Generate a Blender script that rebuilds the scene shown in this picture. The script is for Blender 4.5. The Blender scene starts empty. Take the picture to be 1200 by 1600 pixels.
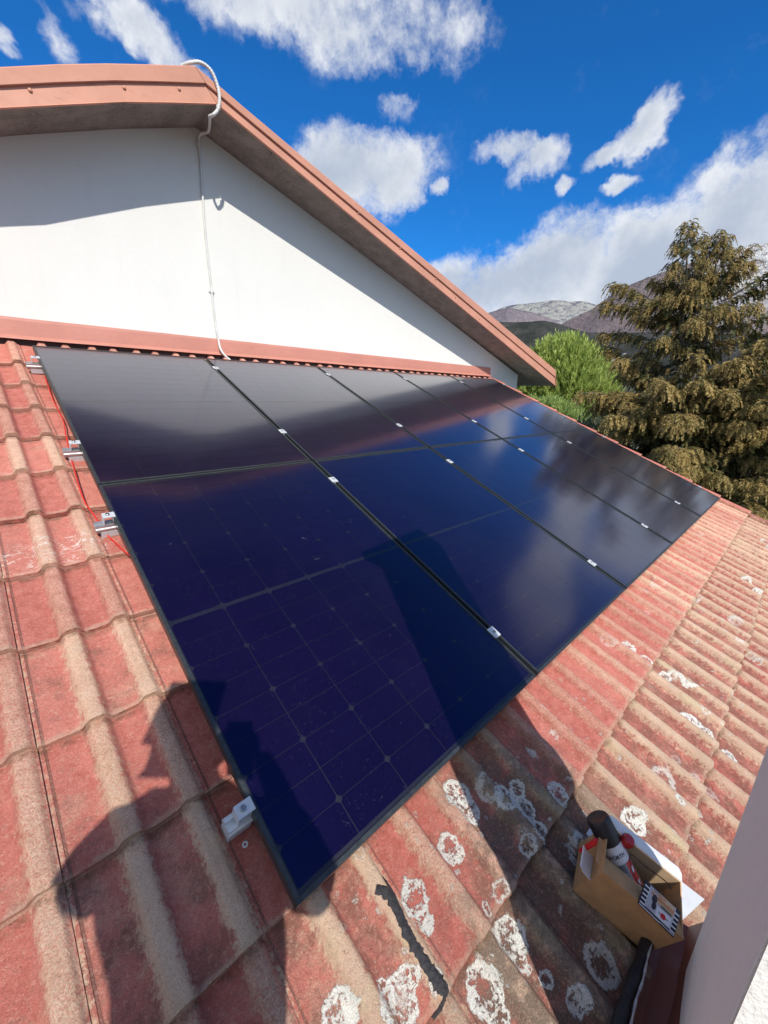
import bpy, bmesh, math, random
import numpy as np
from mathutils import Vector, Matrix, noise

random.seed(7)
rng = np.random.default_rng(7)
scene = bpy.context.scene
COL = scene.collection

# ------------------------------------------------------------------ camera
CAM = Vector((-0.29915, -3.75662, -0.25400))
RIGHT = Vector((0.72229306, -0.69123041, 0.02220953))
DOWN = Vector((-0.18143996, -0.22038699, -0.95838881))
FWD = Vector((0.66736218, 0.68820789, -0.28460081))
cam = bpy.data.cameras.new('camera')
cam.sensor_fit = 'HORIZONTAL'
cam.sensor_width = 36.0
cam.lens = 36.0 * 627.88 / 1200.0
cam.clip_start = 0.05
cam.clip_end = 30000
camo = bpy.data.objects.new('camera', cam)
COL.objects.link(camo)
U_, B_ = -DOWN, -FWD
camo.matrix_world = Matrix(((RIGHT.x, U_.x, B_.x, CAM.x), (RIGHT.y, U_.y, B_.y, CAM.y),
                            (RIGHT.z, U_.z, B_.z, CAM.z), (0, 0, 0, 1)))
scene.camera = camo

# ------------------------------------------------------------------ sun, exposure
SUN = Vector((-0.2650, -0.6880, 0.6755)).normalized()
sl = bpy.data.lights.new('sun', 'SUN')
sl.energy = 4.5
sl.angle = math.radians(0.53)
sl.color = (1.0, 0.95, 0.88)
so = bpy.data.objects.new('sun', sl)
so.rotation_euler = SUN.to_track_quat('Z', 'Y').to_euler()
so.location = (-10, -25, 25)
COL.objects.link(so)
vs = scene.view_settings
vs.view_transform = 'Standard'
vs.look = 'None'
vs.exposure = 0.12
vs.gamma = 1.0
vs.use_curve_mapping = False


def pdir(x, y):
    d = RIGHT * ((x - 600) / 627.88) + DOWN * ((y - 800) / 627.88) + FWD
    return d.normalized()


# ------------------------------------------------------------------ node helpers
class NT:
    def __init__(self, tree):
        self.t = tree
        self.n = tree.nodes
        self.l = tree.links

    def put(self, node, idx, val):
        s = node.inputs[idx]
        if isinstance(val, bpy.types.NodeSocket):
            self.l.new(val, s)
        elif val is not None:
            s.default_value = val

    def m(self, op, a, b=None, c=None, clamp=False):
        n = self.n.new('ShaderNodeMath')
        n.operation = op
        n.use_clamp = clamp
        self.put(n, 0, a)
        if b is not None: self.put(n, 1, b)
        if c is not None: self.put(n, 2, c)
        return n.outputs[0]

    def vm(self, op, a, b=None, out=0):
        n = self.n.new('ShaderNodeVectorMath')
        n.operation = op
        self.put(n, 0, a)
        if b is not None: self.put(n, 1, b)
        return n.outputs['Value'] if op in ('DOT_PRODUCT', 'LENGTH', 'DISTANCE') else n.outputs[0]

    def step(self, x, a, b):
        n = self.n.new('ShaderNodeMapRange')
        n.interpolation_type = 'SMOOTHSTEP'
        self.put(n, 0, x)
        n.inputs[1].default_value = a
        n.inputs[2].default_value = b
        n.inputs[3].default_value = 0.0
        n.inputs[4].default_value = 1.0
        return n.outputs[0]

    def noise(self, vec, scale, detail=4, rough=0.55, out=0, dist=0.0):
        n = self.n.new('ShaderNodeTexNoise')
        self.put(n, 'Vector', vec)
        n.inputs['Scale'].default_value = scale
        n.inputs['Detail'].default_value = detail
        n.inputs['Roughness'].default_value = rough
        n.inputs['Distortion'].default_value = dist
        return n.outputs[out]

    def vor(self, vec, scale, feature='F1', rnd=1.0):
        n = self.n.new('ShaderNodeTexVoronoi')
        n.feature = feature
        self.put(n, 'Vector', vec)
        n.inputs['Scale'].default_value = scale
        n.inputs['Randomness'].default_value = rnd
        return n

    def mix(self, f, a, b, mode='MIX'):
        n = self.n.new('ShaderNodeMix')
        n.data_type = 'RGBA'
        n.blend_type = mode
        n.clamp_factor = True
        self.put(n, 0, f)
        for i, v in ((6, a), (7, b)):
            if isinstance(v, tuple) and len(v) == 3: v = (*v, 1.0)
            self.put(n, i, v)
        return n.outputs[2]

    def comb(self, x, y, z):
        n = self.n.new('ShaderNodeCombineXYZ')
        self.put(n, 0, x); self.put(n, 1, y); self.put(n, 2, z)
        return n.outputs[0]

    def sep(self, v):
        n = self.n.new('ShaderNodeSeparateXYZ')
        self.put(n, 0, v)
        return n.outputs

    def bump(self, h, strength=0.5, dist=0.01, normal=None):
        n = self.n.new('ShaderNodeBump')
        n.inputs['Strength'].default_value = strength
        n.inputs['Distance'].default_value = dist
        self.put(n, 'Height', h)
        if normal is not None: self.put(n, 'Normal', normal)
        return n.outputs[0]


def material(name):
    m = bpy.data.materials.new(name)
    m.use_nodes = True
    t = NT(m.node_tree)
    p = t.n['Principled BSDF']
    return m, t, p


def pos(t):
    return t.n.new('ShaderNodeNewGeometry').outputs['Position']


def objc(t):
    return t.n.new('ShaderNodeTexCoord').outputs['Object']


def simple(name, col, rough=0.6, metal=0.0, var=0.12, scale=30, bump=0.0, bscale=200, spec=0.5, coat=0.0, objspace=True):
    m, t, p = material(name)
    c = objc(t) if objspace else pos(t)
    n1 = t.noise(c, scale, 5, 0.6)
    f = t.step(n1, 0.3, 0.7)
    dark = tuple(v * (1 - var) for v in col)
    lite = tuple(min(1, v * (1 + var)) for v in col)
    p.inputs['Base Color'].default_value = (*col, 1)
    t.put(p, 'Base Color', t.mix(f, dark, lite))
    t.put(p, 'Roughness', t.m('MULTIPLY_ADD', n1, 0.2, rough - 0.1))
    p.inputs['Metallic'].default_value = metal
    p.inputs['Specular IOR Level'].default_value = spec
    p.inputs['Coat Weight'].default_value = coat
    if bump > 0:
        t.put(p, 'Normal', t.bump(t.noise(c, bscale, 4, 0.6), bump, 0.003))
    return m


# ------------------------------------------------------------------ world: Nishita sky + clouds
w = bpy.data.worlds.new('World')
scene.world = w
w.use_nodes = True
W = NT(w.node_tree)
bg = W.n['Background']
sky = W.n.new('ShaderNodeTexSky')
sky.sky_type = 'NISHITA'
sky.sun_disc = False
sky.sun_elevation = math.asin(SUN.z)
sky.sun_rotation = math.atan2(SUN.x, SUN.y)
sky.altitude = 600
sky.air_density = 1.0
sky.dust_density = 0.3
sky.ozone_density = 2.0
dirv = W.vm('NORMALIZE', W.n.new('ShaderNodeTexCoord').outputs['Generated'])
skyc = W.mix(1.0, sky.outputs[0], (0.13, 0.76, 1.42), 'MULTIPLY')
wob = W.vm('SCALE', W.vm('SUBTRACT', W.noise(dirv, 6.0, 5, 0.65, out=1), (0.5, 0.5, 0.5)))
wob.node.inputs['Scale'].default_value = 0.12
dw = W.vm('ADD', dirv, wob)
# clouds: (x, y, rx, ry, weight) around directions of the sky
CL = [(430, -15, 270, 90, .9), (235, 55, 80, 46, .95), (650, 40, 95, 75, .7), (560, 265, 118, 66, 1.35), (615, 280, 60, 50, 1.2),
      (795, 240, 45, 24, 1.0), (840, 258, 50, 34, 1.05), (1018, 198, 30, 34, 1.05), (965, 236, 34, 18, .9), (980, 283, 28, 15, .85),
      (885, 290, 18, 16, .8), (692, 298, 14, 14, .8), (625, 170, 22, 22, .4), (820, 385, 70, 24, .35), (1500, 400, 160, 110, 1.3), (1430, 250, 160, 120, 1.2),
      (740, 455, 80, 50, 1.2), (860, 430, 120, 80, 1.5), (1010, 420, 140, 95, 1.6), (1150, 360, 130, 130, 1.6),
      (1230, 300, 110, 100, 1.5), (1400, 330, 190, 190, 1.5), (1330, 150, 120, 80, 1.1), (0, 60, 22, 26, .8), (92, 70, 16, 36, .3),
      (1760, -350, 190, 150, .9)]
acc = None
for (x, y, rx, ry, wt) in CL:
    c = pdir(x, y)
    a = (pdir(x + rx, y) - pdir(x - rx, y)) * 0.5
    b = (pdir(x, y - ry) - pdir(x, y + ry)) * 0.5
    la, lb = a.length, b.length
    a = a / (la * la); b = b / (lb * lb)
    k = 1.0
    dx = W.m('SUBTRACT', W.vm('DOT_PRODUCT', dw, tuple(a)), a.dot(c))
    dy = W.m('SUBTRACT', W.vm('DOT_PRODUCT', dw, tuple(b)), b.dot(c))
    dz = W.m('MULTIPLY', W.m('SUBTRACT', 1.0, W.vm('DOT_PRODUCT', dirv, tuple(c))), 3.0)
    r2 = W.m('ADD', W.m('ADD', W.m('MULTIPLY', dx, dx), W.m('MULTIPLY', dy, dy)), dz)
    v = W.m('MULTIPLY', W.m('SUBTRACT', 1.3, r2), wt)
    acc = v if acc is None else W.m('SMOOTH_MAX', acc, v, 0.25)
# unseen scattered cumulus outside the view, cover widened to whiten the fill light
n_out = W.noise(dirv, 2.3, 5, 0.6)
away = W.step(W.vm('DOT_PRODUCT', dirv, tuple(pdir(700, 300))), 0.45, 0.1)
outc = W.m('SUBTRACT', W.m('MULTIPLY', W.m('MULTIPLY', W.step(n_out, 0.38, 0.52), away), 1.6), 0.6)
acc = W.m('MAXIMUM', acc, outc)
nz = W.noise(dw, 9.5, 9, 0.63)
nz = W.m('ADD', nz, W.m('MULTIPLY', W.m('SUBTRACT', W.noise(dirv, 34.0, 6, 0.7), 0.5), 0.38))
dens = W.m('ADD', W.m('MULTIPLY', W.m('SUBTRACT', nz, 0.5), 3.9), W.m('MULTIPLY', acc, 1.0))
mask = W.step(dens, -0.30, 1.40)
mask = W.m('MULTIPLY', mask, W.step(acc, -0.9, 0.45))
n2 = W.noise(W.vm('ADD', dirv, (0.02, 0.03, -0.05)), 6.0, 6, 0.6)
shade = W.step(W.m('ADD', W.m('MULTIPLY', acc, 0.30), W.m('MULTIPLY', n2, 1.1)), 0.60, 1.20)
cc = W.mix(shade, (8.0, 8.2, 8.5), (4.3, 4.9, 5.9))
fin = W.mix(W.m('MULTIPLY', mask, 0.96), skyc, cc)
W.l.new(fin, bg.inputs[0])
bg.inputs[1].default_value = 0.105
w.cycles.sampling_method = 'MANUAL'
w.cycles.sample_map_resolution = 256

# ------------------------------------------------------------------ roof frame
SL = 0.400126
cs, sn = math.cos(SL), math.sin(SL)
NV = Vector((0, -sn, cs)); DV = Vector((0, -cs, -sn))
RM = Matrix(((1, 0, 0), (0, cs, -sn), (0, sn, cs)))     # columns: u, upslope, normal


def RP(u, v, n=0.0):
    return Vector((u, 0, 0)) + DV * v + NV * n


def roofmat(u, v, n, rz=0.0):
    m = RM.to_4x4() @ Matrix.Rotation(rz, 4, 'Z')
    m.translation = RP(u, v, n)
    return m


def hit(x, y, p0, n):
    d = pdir(x, y)
    return CAM + d * ((Vector(p0) - CAM).dot(n) / d.dot(n))


SEAM0 = -0.066; TW = 0.30; EXP = 0.336; BUTT0 = 3.80; TL = 0.405; PAN = -0.088; TILT = 0.027 / EXP; ROLL = 0.029


def sm(x, a, b):
    t = min(1, max(0, (x - a) / (b - a)))
    return t * t * (3 - 2 * t)


def prof(x):        # x in 0..0.30 across one double-roll tile
    h = 0.0
    if x < 0.011: return 0.006 * sm(x, 0.0, 0.003)
    if x < 0.016: return -0.004
    r = ROLL * (sm(x, 0.093, 0.118) - sm(x, 0.146, 0.172))
    r2 = ROLL * (sm(x, 0.232, 0.257) - 0.55 * sm(x, 0.284, 0.2995))
    h = max(r, r2, 0)
    return h + 0.0015 * math.sin(x * 60)


def H(u, v):
    f = (u - SEAM0) % TW
    r = math.ceil((v - BUTT0) / EXP - 1e-6)
    vb = BUTT0 + r * EXP
    return PAN - (vb - v) * TILT + prof(f)


# ------------------------------------------------------------------ object helpers
def me_from(name, V, F, mats=(), smooth=False, mi=None):
    me = bpy.data.meshes.new(name)
    me.from_pydata([tuple(v) for v in V], [], F)
    for m in mats: me.materials.append(m)
    if mi is not None: me.polygons.foreach_set('material_index', mi)
    if smooth: me.polygons.foreach_set('use_smooth', [True] * len(me.polygons))
    me.update()
    return me


def link(name, data, parent=None, mat=None):
    o = bpy.data.objects.new(name, data)
    COL.objects.link(o)
    if parent is not None: o.parent = parent
    if mat is not None: o.matrix_local = mat
    return o


def tag(o, label=None, cat=None, group=None, kind=None):
    if label: o['label'] = label
    if cat: o['category'] = cat
    if group: o['group'] = group
    if kind: o['kind'] = kind
    return o


def thing(name, label, cat, mat=None, group=None):
    o = bpy.data.objects.new(name, None)
    o.empty_display_size = 0.1
    COL.objects.link(o)
    if mat is not None: o.matrix_world = mat
    return tag(o, label, cat, group)


class MB:
    def __init__(self): self.V = []; self.F = []; self.MI = []

    def add(self, V, F, mi=0):
        b = len(self.V)
        self.V += [Vector(v) for v in V]
        self.F += [tuple(i + b for i in f) for f in F]
        self.MI += [mi] * len(F)
        return self

    def box(self, x0, x1, y0, y1, z0, z1, mi=0, M=None):
        V = [Vector(p) for p in ((x0, y0, z0), (x1, y0, z0), (x1, y1, z0), (x0, y1, z0), (x0, y0, z1), (x1, y0, z1), (x1, y1, z1), (x0, y1, z1))]
        if M is not None: V = [M @ v for v in V]
        F = [(0, 3, 2, 1), (4, 5, 6, 7), (0, 1, 5, 4), (1, 2, 6, 5), (2, 3, 7, 6), (3, 0, 4, 7)]
        return self.add(V, F, mi)

    def tube(self, pts, r, seg=10, mi=0, caps=True):
        pts = [Vector(p) for p in pts]
        rs = r if isinstance(r, (list, tuple)) else [r] * len(pts)
        up = None; V = []; F = []
        for i, p in enumerate(pts):
            t = (pts[min(i + 1, len(pts) - 1)] - pts[max(i - 1, 0)]).normalized()
            if up is None:
                up = Vector((0, 0, 1)) if abs(t.z) < 0.9 else Vector((1, 0, 0))
            a = (up - t * up.dot(t)).normalized(); b = t.cross(a); up = a
            for k in range(seg):
                an = 2 * math.pi * k / seg
                V.append(p + (a * math.cos(an) + b * math.sin(an)) * rs[i])
        for i in range(len(pts) - 1):
            for k in range(seg):
                k2 = (k + 1) % seg
                F.append((i * seg + k, i * seg + k2, (i + 1) * seg + k2, (i + 1) * seg + k))
        if caps:
            F.append(tuple(range(seg))[::-1]); F.append(tuple((len(pts) - 1) * seg + k for k in range(seg)))
        return self.add(V, F, mi)

    def prism(self, poly, d0, d1, f, mi=0):
        """poly: 2D list, f(a,b,d)->point"""
        n = len(poly)
        V = [f(a, b, d0) for a, b in poly] + [f(a, b, d1) for a, b in poly]
        F = [tuple(range(n))[::-1], tuple(range(n, 2 * n))] + [(i, (i + 1) % n, n + (i + 1) % n, n + i) for i in range(n)]
        return self.add(V, F, mi)

    def lathe(self, prof_, seg=24, M=None, mi=0):
        V = []; F = []
        for r, z in prof_:
            for k in range(seg):
                a = 2 * math.pi * k / seg
                V.append(Vector((r * math.cos(a), r * math.sin(a), z)))
        for i in range(len(prof_) - 1):
            for k in range(seg):
                k2 = (k + 1) % seg
                F.append((i * seg + k, i * seg + k2, (i + 1) * seg + k2, (i + 1) * seg + k))
        F.append(tuple(range(seg))[::-1]); F.append(tuple((len(prof_) - 1) * seg + k for k in range(seg)))
        if M is not None: V = [M @ v for v in V]
        return self.add(V, F, mi)

    def build(self, name, mats, parent=None, mat=None, smooth=False, bevel=0.0):
        if not isinstance(mats, (list, tuple)): mats = [mats]
        me = me_from(name, self.V, self.F, mats, False, self.MI)
        bm = bmesh.new(); bm.from_mesh(me)
        bmesh.ops.recalc_face_normals(bm, faces=bm.faces)
        if bevel > 0:
            bmesh.ops.bevel(bm, geom=[e for e in bm.edges if len(e.link_faces) == 2 and e.calc_face_angle(0) > 0.6],
                            offset=bevel, segments=2, affect='EDGES', clamp_overlap=True)
        bm.to_mesh(me); bm.free()
        if smooth:
            me.polygons.foreach_set('use_smooth', [True] * len(me.polygons))
            me.set_sharp_from_angle(angle=0.7)
        return link(name, me, parent, mat)


def smoothpath(pts, n=8):
    P = [Vector(p) for p in pts]; out = []
    for i in range(len(P) - 1):
        p0 = P[max(i - 1, 0)]; p1 = P[i]; p2 = P[i + 1]; p3 = P[min(i + 2, len(P) - 1)]
        for k in range(n):
            t = k / n
            out.append(0.5 * ((2 * p1) + (p2 - p0) * t + (2 * p0 - 5 * p1 + 4 * p2 - p3) * t * t + (-p0 + 3 * p1 - 3 * p2 + p3) * t ** 3))
    out.append(P[-1])
    return out


# ------------------------------------------------------------------ materials
def tile_material():
    m, t, p = material('concrete_tile')
    P = pos(t)
    x, y, z = t.sep(P)
    v = t.vm('DOT_PRODUCT', P, tuple(DV))
    uv = t.comb(x, v, 0.0)
    rnd = t.n.new('ShaderNodeObjectInfo').outputs['Random']
    offs = t.vm('SCALE', (3.1, 7.7, 1.9)); t.put(offs.node, 'Scale', rnd)
    q = t.vm('ADD', P, offs)
    ph = t.m('MODULO', t.m('ADD', t.m('DIVIDE', t.m('SUBTRACT', x, SEAM0), TW), 20.0), 1.0)
    fine = t.noise(P, 420, 3, 0.7)
    med = t.noise(q, 26, 6, 0.65)
    big = t.noise(q, 4.0, 4, 0.6)
    wob = t.m('MULTIPLY', t.m('SUBTRACT', t.noise(q, 55, 6, 0.75), 0.5), 0.24)
    phw = t.m('ADD', ph, wob)

    def band(a, b, s=0.035):
        return t.m('MULTIPLY', t.step(phw, a - s, a + s), t.step(phw, b + s, b - s))
    rolls = t.m('MAXIMUM', band(0.33, 0.52), t.m('MAXIMUM', band(0.81, 1.0), t.step(phw, 0.035, 0.0)))
    # how worn the tile is, grows toward the eave and to the right
    wear = t.m('ADD', t.m('MULTIPLY', t.step(t.m('ADD', t.m('MULTIPLY', x, 0.16), t.m('MULTIPLY', v, 0.55)), 0.9, 2.6), 0.75),
               t.m('MULTIPLY', t.m('SUBTRACT', rnd, 0.5), 0.7))
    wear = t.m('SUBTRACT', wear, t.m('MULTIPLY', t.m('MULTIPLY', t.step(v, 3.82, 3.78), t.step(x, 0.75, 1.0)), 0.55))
    wear = t.m('MAXIMUM', t.m('MINIMUM', wear, 1.0), 0.0)
    red = t.mix(t.step(med, 0.3, 0.7), (0.45, 0.118, 0.090), (0.60, 0.200, 0.158))
    red = t.mix(t.m('MULTIPLY', rnd, 0.25), red, (0.55, 0.27, 0.20))
    sand = t.mix(t.step(med, 0.25, 0.75), (0.56, 0.38, 0.25), (0.72, 0.54, 0.385))
    rf = t.m('MULTIPLY', rolls, t.m('ADD', 0.42, t.m('MULTIPLY', wear, 0.52)))
    # speckled transition
    spk = t.m('ADD', rf, t.m('MULTIPLY', t.m('SUBTRACT', t.noise(P, 210, 5, 0.8), 0.5), 2.1))
    rf2 = t.m('MULTIPLY', t.step(spk, 0.12, 0.85), t.step(rolls, 0.0, 0.5))
    col = t.mix(rf2, red, sand)
    # sandy abrasion in patches on the pans
    ab = t.m('MULTIPLY', t.step(t.m('ADD', t.noise(q, 9, 7, 0.72), t.m('MULTIPLY', wear, 0.16)), 0.57, 0.74), t.step(fine, 0.38, 0.58))
    col = t.mix(t.m('MULTIPLY', ab, 0.75), col, (0.56, 0.36, 0.25))
    # grime: dark brown in pans of weathered tiles
    inp = t.m('SUBTRACT', 1.0, rolls)
    gr = t.step(t.m('ADD', t.noise(q, 13, 8, 0.75), t.m('MULTIPLY', wear, 0.22)), 0.56, 0.80)
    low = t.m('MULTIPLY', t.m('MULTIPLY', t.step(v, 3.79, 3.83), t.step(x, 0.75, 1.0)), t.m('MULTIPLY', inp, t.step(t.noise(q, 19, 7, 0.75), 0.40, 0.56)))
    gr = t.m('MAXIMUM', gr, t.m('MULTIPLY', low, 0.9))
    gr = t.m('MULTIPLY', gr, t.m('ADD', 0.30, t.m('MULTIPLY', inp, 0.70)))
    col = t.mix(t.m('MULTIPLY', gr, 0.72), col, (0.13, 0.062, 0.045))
    # dark algae around the chimney and the box
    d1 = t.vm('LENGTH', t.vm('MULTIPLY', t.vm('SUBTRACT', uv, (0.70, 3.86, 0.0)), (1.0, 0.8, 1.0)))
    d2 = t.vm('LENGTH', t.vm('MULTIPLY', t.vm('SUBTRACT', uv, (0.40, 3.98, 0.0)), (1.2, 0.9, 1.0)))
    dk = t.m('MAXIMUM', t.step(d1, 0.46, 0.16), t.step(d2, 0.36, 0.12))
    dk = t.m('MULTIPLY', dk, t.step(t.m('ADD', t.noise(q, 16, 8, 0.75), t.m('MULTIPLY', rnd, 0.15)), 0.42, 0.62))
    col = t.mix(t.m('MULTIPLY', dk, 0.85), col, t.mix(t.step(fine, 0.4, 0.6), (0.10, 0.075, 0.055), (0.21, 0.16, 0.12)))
    # green-yellow film on some rolls near the bottom
    gy = t.m('MULTIPLY', t.m('MULTIPLY', t.step(t.noise(q, 7, 5, 0.6), 0.52, 0.66), wear), rolls)
    col = t.mix(t.m('MULTIPLY', gy, 0.5), col, (0.50, 0.44, 0.25))
    # joint dirt
    jd = t.m('MAXIMUM', t.step(ph, 0.062, 0.052), 0.0)
    jd = t.m('MULTIPLY', jd, t.step(ph, 0.033, 0.038))
    col = t.mix(t.m('MULTIPLY', jd, 0.55), col, (0.16, 0.10, 0.075))
    # lower butt edge lighter / mossy
    rr = t.m('MODULO', t.m('ADD', t.m('DIVIDE', t.m('SUBTRACT', v, BUTT0), EXP), 40.0), 1.0)
    ed = t.m('MULTIPLY', t.step(t.m('ADD', rr, t.m('MULTIPLY', wob, 0.25)), 0.945, 0.985), t.step(med, 0.30, 0.55))
    col = t.mix(t.m('MULTIPLY', ed, 0.6), col, (0.46, 0.32, 0.23))
    # lichen rosettes
    lw = t.vm('SCALE', t.vm('SUBTRACT', t.noise(P, 22, 6, 0.75, out=1), (0.5, 0.5, 0.5))); lw.node.inputs['Scale'].default_value = 0.052
    lv = t.vm('ADD', uv, lw)
    zone = t.m('MULTIPLY', t.step(v, 3.36, 3.62), t.step(x, 0.0, 0.16))
    zone2 = t.m('MULTIPLY', t.step(v, 3.85, 4.0), t.step(x, -0.5, -0.2))
    zone = t.m('MAXIMUM', zone, zone2)
    far = t.step(x, 1.25, 1.7)
    lic = None
    for sc, thr, r0 in ((7.6, 0.12, 0.40), (15.0, 0.13, 0.34), (34.0, 0.14, 0.33)):
        vo = t.vor(lv, sc, rnd=0.8)
        cr, cg, cb = t.sep(vo.outputs['Color'])
        on = t.step(cr, thr + 0.01, thr - 0.01)
        rad = t.m('MULTIPLY_ADD', cg, 0.14, r0 - 0.12)
        dd = t.m('DIVIDE', vo.outputs['Distance'], rad)
        brk = t.noise(P, sc * 9, 5, 0.75)
        inside = t.step(t.m('ADD', dd, t.m('MULTIPLY', t.m('SUBTRACT', brk, 0.5), 0.5)), 1.06, 0.93)
        ring = t.m('MULTIPLY', inside, t.step(t.m('ADD', dd, t.m('MULTIPLY', t.m('SUBTRACT', brk, 0.5), 2.6)), 0.50, 0.74))
        full = t.m('MULTIPLY', inside, t.step(brk, 0.40, 0.52))
        k = t.m('MULTIPLY', on, t.m('MAXIMUM', ring, t.m('MULTIPLY', full, t.step(cb, 0.62, 0.66))))
        lic = k if lic is None else t.m('MAXIMUM', lic, k)
    spots = [(708, 1322, 25), (650, 1400, 30), (668, 1440, 18), (805, 1462, 34), (822, 1500, 18), (765, 1545, 40), (785, 1585, 25), (625, 1570, 42), (640, 1530, 20), (535, 1585, 36), (600, 1535, 12),
             (718, 1238, 30), (735, 1262, 24), (790, 1245, 26), (812, 1232, 16), (822, 1262, 22), (825, 1322, 17), (845, 1300, 20), (876, 1240, 22), (995, 1280, 24), (945, 1505, 34), (905, 1562, 24), (860, 1530, 15),
             (765, 1420, 11), (1058, 1253, 9), (1085, 1125, 20), (1075, 1062, 18), (1045, 1052, 12), (1105, 1142, 14), (1145, 1178, 16), (985, 1008, 15), (1012, 1030, 13), (1168, 905, 10), (1183, 925, 9), (912, 1104, 6)]
    ddm = None
    for i_, (sx, sy, sr) in enumerate(spots):
        c_ = hit(sx, sy, NV * -.08, NV); e_ = hit(sx + sr * .8, sy + sr * .3, NV * -.08, NV)
        rad_ = (e_ - c_).length * 0.95
        dist_ = t.m('DIVIDE', t.vm('DISTANCE', lv, (c_.x, c_.dot(DV), 0.0)), rad_)
        ddm = dist_ if ddm is None else t.m('MINIMUM', ddm, dist_)
    b2 = t.noise(P, 95, 6, 0.75); b3 = t.noise(P, 16, 2, 0.5)
    ins = t.step(t.m('ADD', ddm, t.m('MULTIPLY', t.m('SUBTRACT', b2, 0.5), 0.55)), 1.05, 0.95)
    rim = t.step(t.m('ADD', ddm, t.m('MULTIPLY', t.m('SUBTRACT', b2, 0.5), 3.2)), 0.46, 0.66)
    core = t.step(t.m('ADD', b2, t.m('MULTIPLY', t.m('SUBTRACT', b3, 0.5), 0.8)), 0.50, 0.56)
    lic2 = t.m('MULTIPLY', ins, t.m('MAXIMUM', rim, core))
    patch = t.step(t.noise(P, 2.3, 3, 0.5), 0.47, 0.57)
    zf = t.m('MULTIPLY', t.m('MULTIPLY', zone, far), patch)
    zn = t.m('MULTIPLY', zone, t.m('SUBTRACT', 1.0, far))
    clean = t.m('SUBTRACT', 1.0, t.m('MULTIPLY', t.step(v, 3.79, 3.76), t.step(x, 0.95, 1.2)))
    licm = t.m('MULTIPLY', lic, t.m('MAXIMUM', zn, t.m('MULTIPLY', zf, t.m('MAXIMUM', clean, 0.55))))
    licm = t.m('MAXIMUM', t.m('MULTIPLY', licm, 0.75), t.m('MULTIPLY', lic2, 0.96))
    col = t.mix(licm, col, t.mix(t.step(fine, 0.30, 0.6), (0.55, 0.55, 0.46), (0.82, 0.82, 0.75)))
    # white lime scuffs on one tile at the left
    s1 = t.vm('LENGTH', t.vm('MULTIPLY', t.vm('SUBTRACT', uv, (-0.21, 2.02, 0.0)), (1.0, 2.0, 1.0)))
    sc1 = t.m('MULTIPLY', t.step(s1, 0.26, 0.10), t.step(t.noise(t.vm('MULTIPLY', P, (1, 2.2, 1)), 30, 7, 0.75, dist=1.2), 0.53, 0.60))
    col = t.mix(t.m('MULTIPLY', sc1, 0.85), col, (0.74, 0.70, 0.63))
    # gritty speckle: pale sand grains over the paint, dark crumbs, and per-tile tone
    g1 = t.noise(P, 95, 8, 0.9)
    col = t.mix(t.m('MULTIPLY', t.step(g1, 0.53, 0.61), 0.60), col, (0.62, 0.40, 0.29))
    col = t.mix(t.m('MULTIPLY', t.step(g1, 0.45, 0.37), 0.42), col, (0.21, 0.075, 0.055))
    # darker broken band just below each overlap
    ds = t.m('MULTIPLY', t.step(rr, 0.085, 0.012), t.step(t.noise(P, 34, 5, 0.7), 0.36, 0.6))
    col = t.mix(t.m('MULTIPLY', ds, 0.65), col, (0.13, 0.075, 0.05))
    tone = t.m('MULTIPLY_ADD', rnd, 0.24, 0.99)
    col = t.mix(1.0, col, t.comb(tone, tone, tone), 'MULTIPLY')
    grain = t.m('MULTIPLY_ADD', t.noise(P, 270, 6, 0.85), 1.5, 0.27)
    col = t.mix(1.0, col, t.comb(grain, grain, grain), 'MULTIPLY')
    pit = t.step(t.noise(P, 150, 2, 0.5), 0.69, 0.74)
    col = t.mix(t.m('MULTIPLY', pit, 0.6), col, (0.10, 0.05, 0.04))
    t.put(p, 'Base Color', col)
    p.inputs['Roughness'].default_value = 0.92
    p.inputs['Specular IOR Level'].default_value = 0.25
    hgt = t.m('ADD', t.m('MULTIPLY', fine, 0.7), t.m('ADD', t.m('MULTIPLY', t.noise(P, 120, 6, 0.8), 2.4), t.m('MULTIPLY', licm, 0.7)))
    t.put(p, 'Normal', t.bump(hgt, 1.0, 0.0032))
    return m


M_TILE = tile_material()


def stucco(name, col, scale=190, strength=0.45):
    m, t, p = material(name)
    P = pos(t)
    a = t.noise(P, scale, 4, 0.6)
    b = t.noise(P, 2.2, 5, 0.6)
    c = t.mix(t.m('MULTIPLY', t.step(b, 0.35, 0.75), 0.10), col, tuple(v * 0.72 for v in col))
    st = t.m('MULTIPLY', t.step(t.noise(t.vm('MULTIPLY', P, (14, 14, 0.8)), 1.0, 5, 0.6), 0.52, 0.75), 0.07)
    c = t.mix(st, c, (0.45, 0.42, 0.37))
    mott = t.step(t.noise(P, 38, 6, 0.8), 0.35, 0.75)
    c = t.mix(t.m('MULTIPLY', mott, 0.10), c, (0.50, 0.48, 0.43))
    t.put(p, 'Base Color', c)
    p.inputs['Roughness'].default_value = 0.95
    p.inputs['Specular IOR Level'].default_value = 0.2
    t.put(p, 'Normal', t.bump(t.m('ADD', a, t.m('MULTIPLY', t.noise(P, scale * 0.4, 3, 0.5), 0.8)), strength, 0.003))
    return m


M_WALL = stucco('white_render', (0.72, 0.71, 0.665), 230, 0.3)
M_CHIM = stucco('rough_white_render', (0.84, 0.82, 0.76), 95, 1.0)


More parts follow.
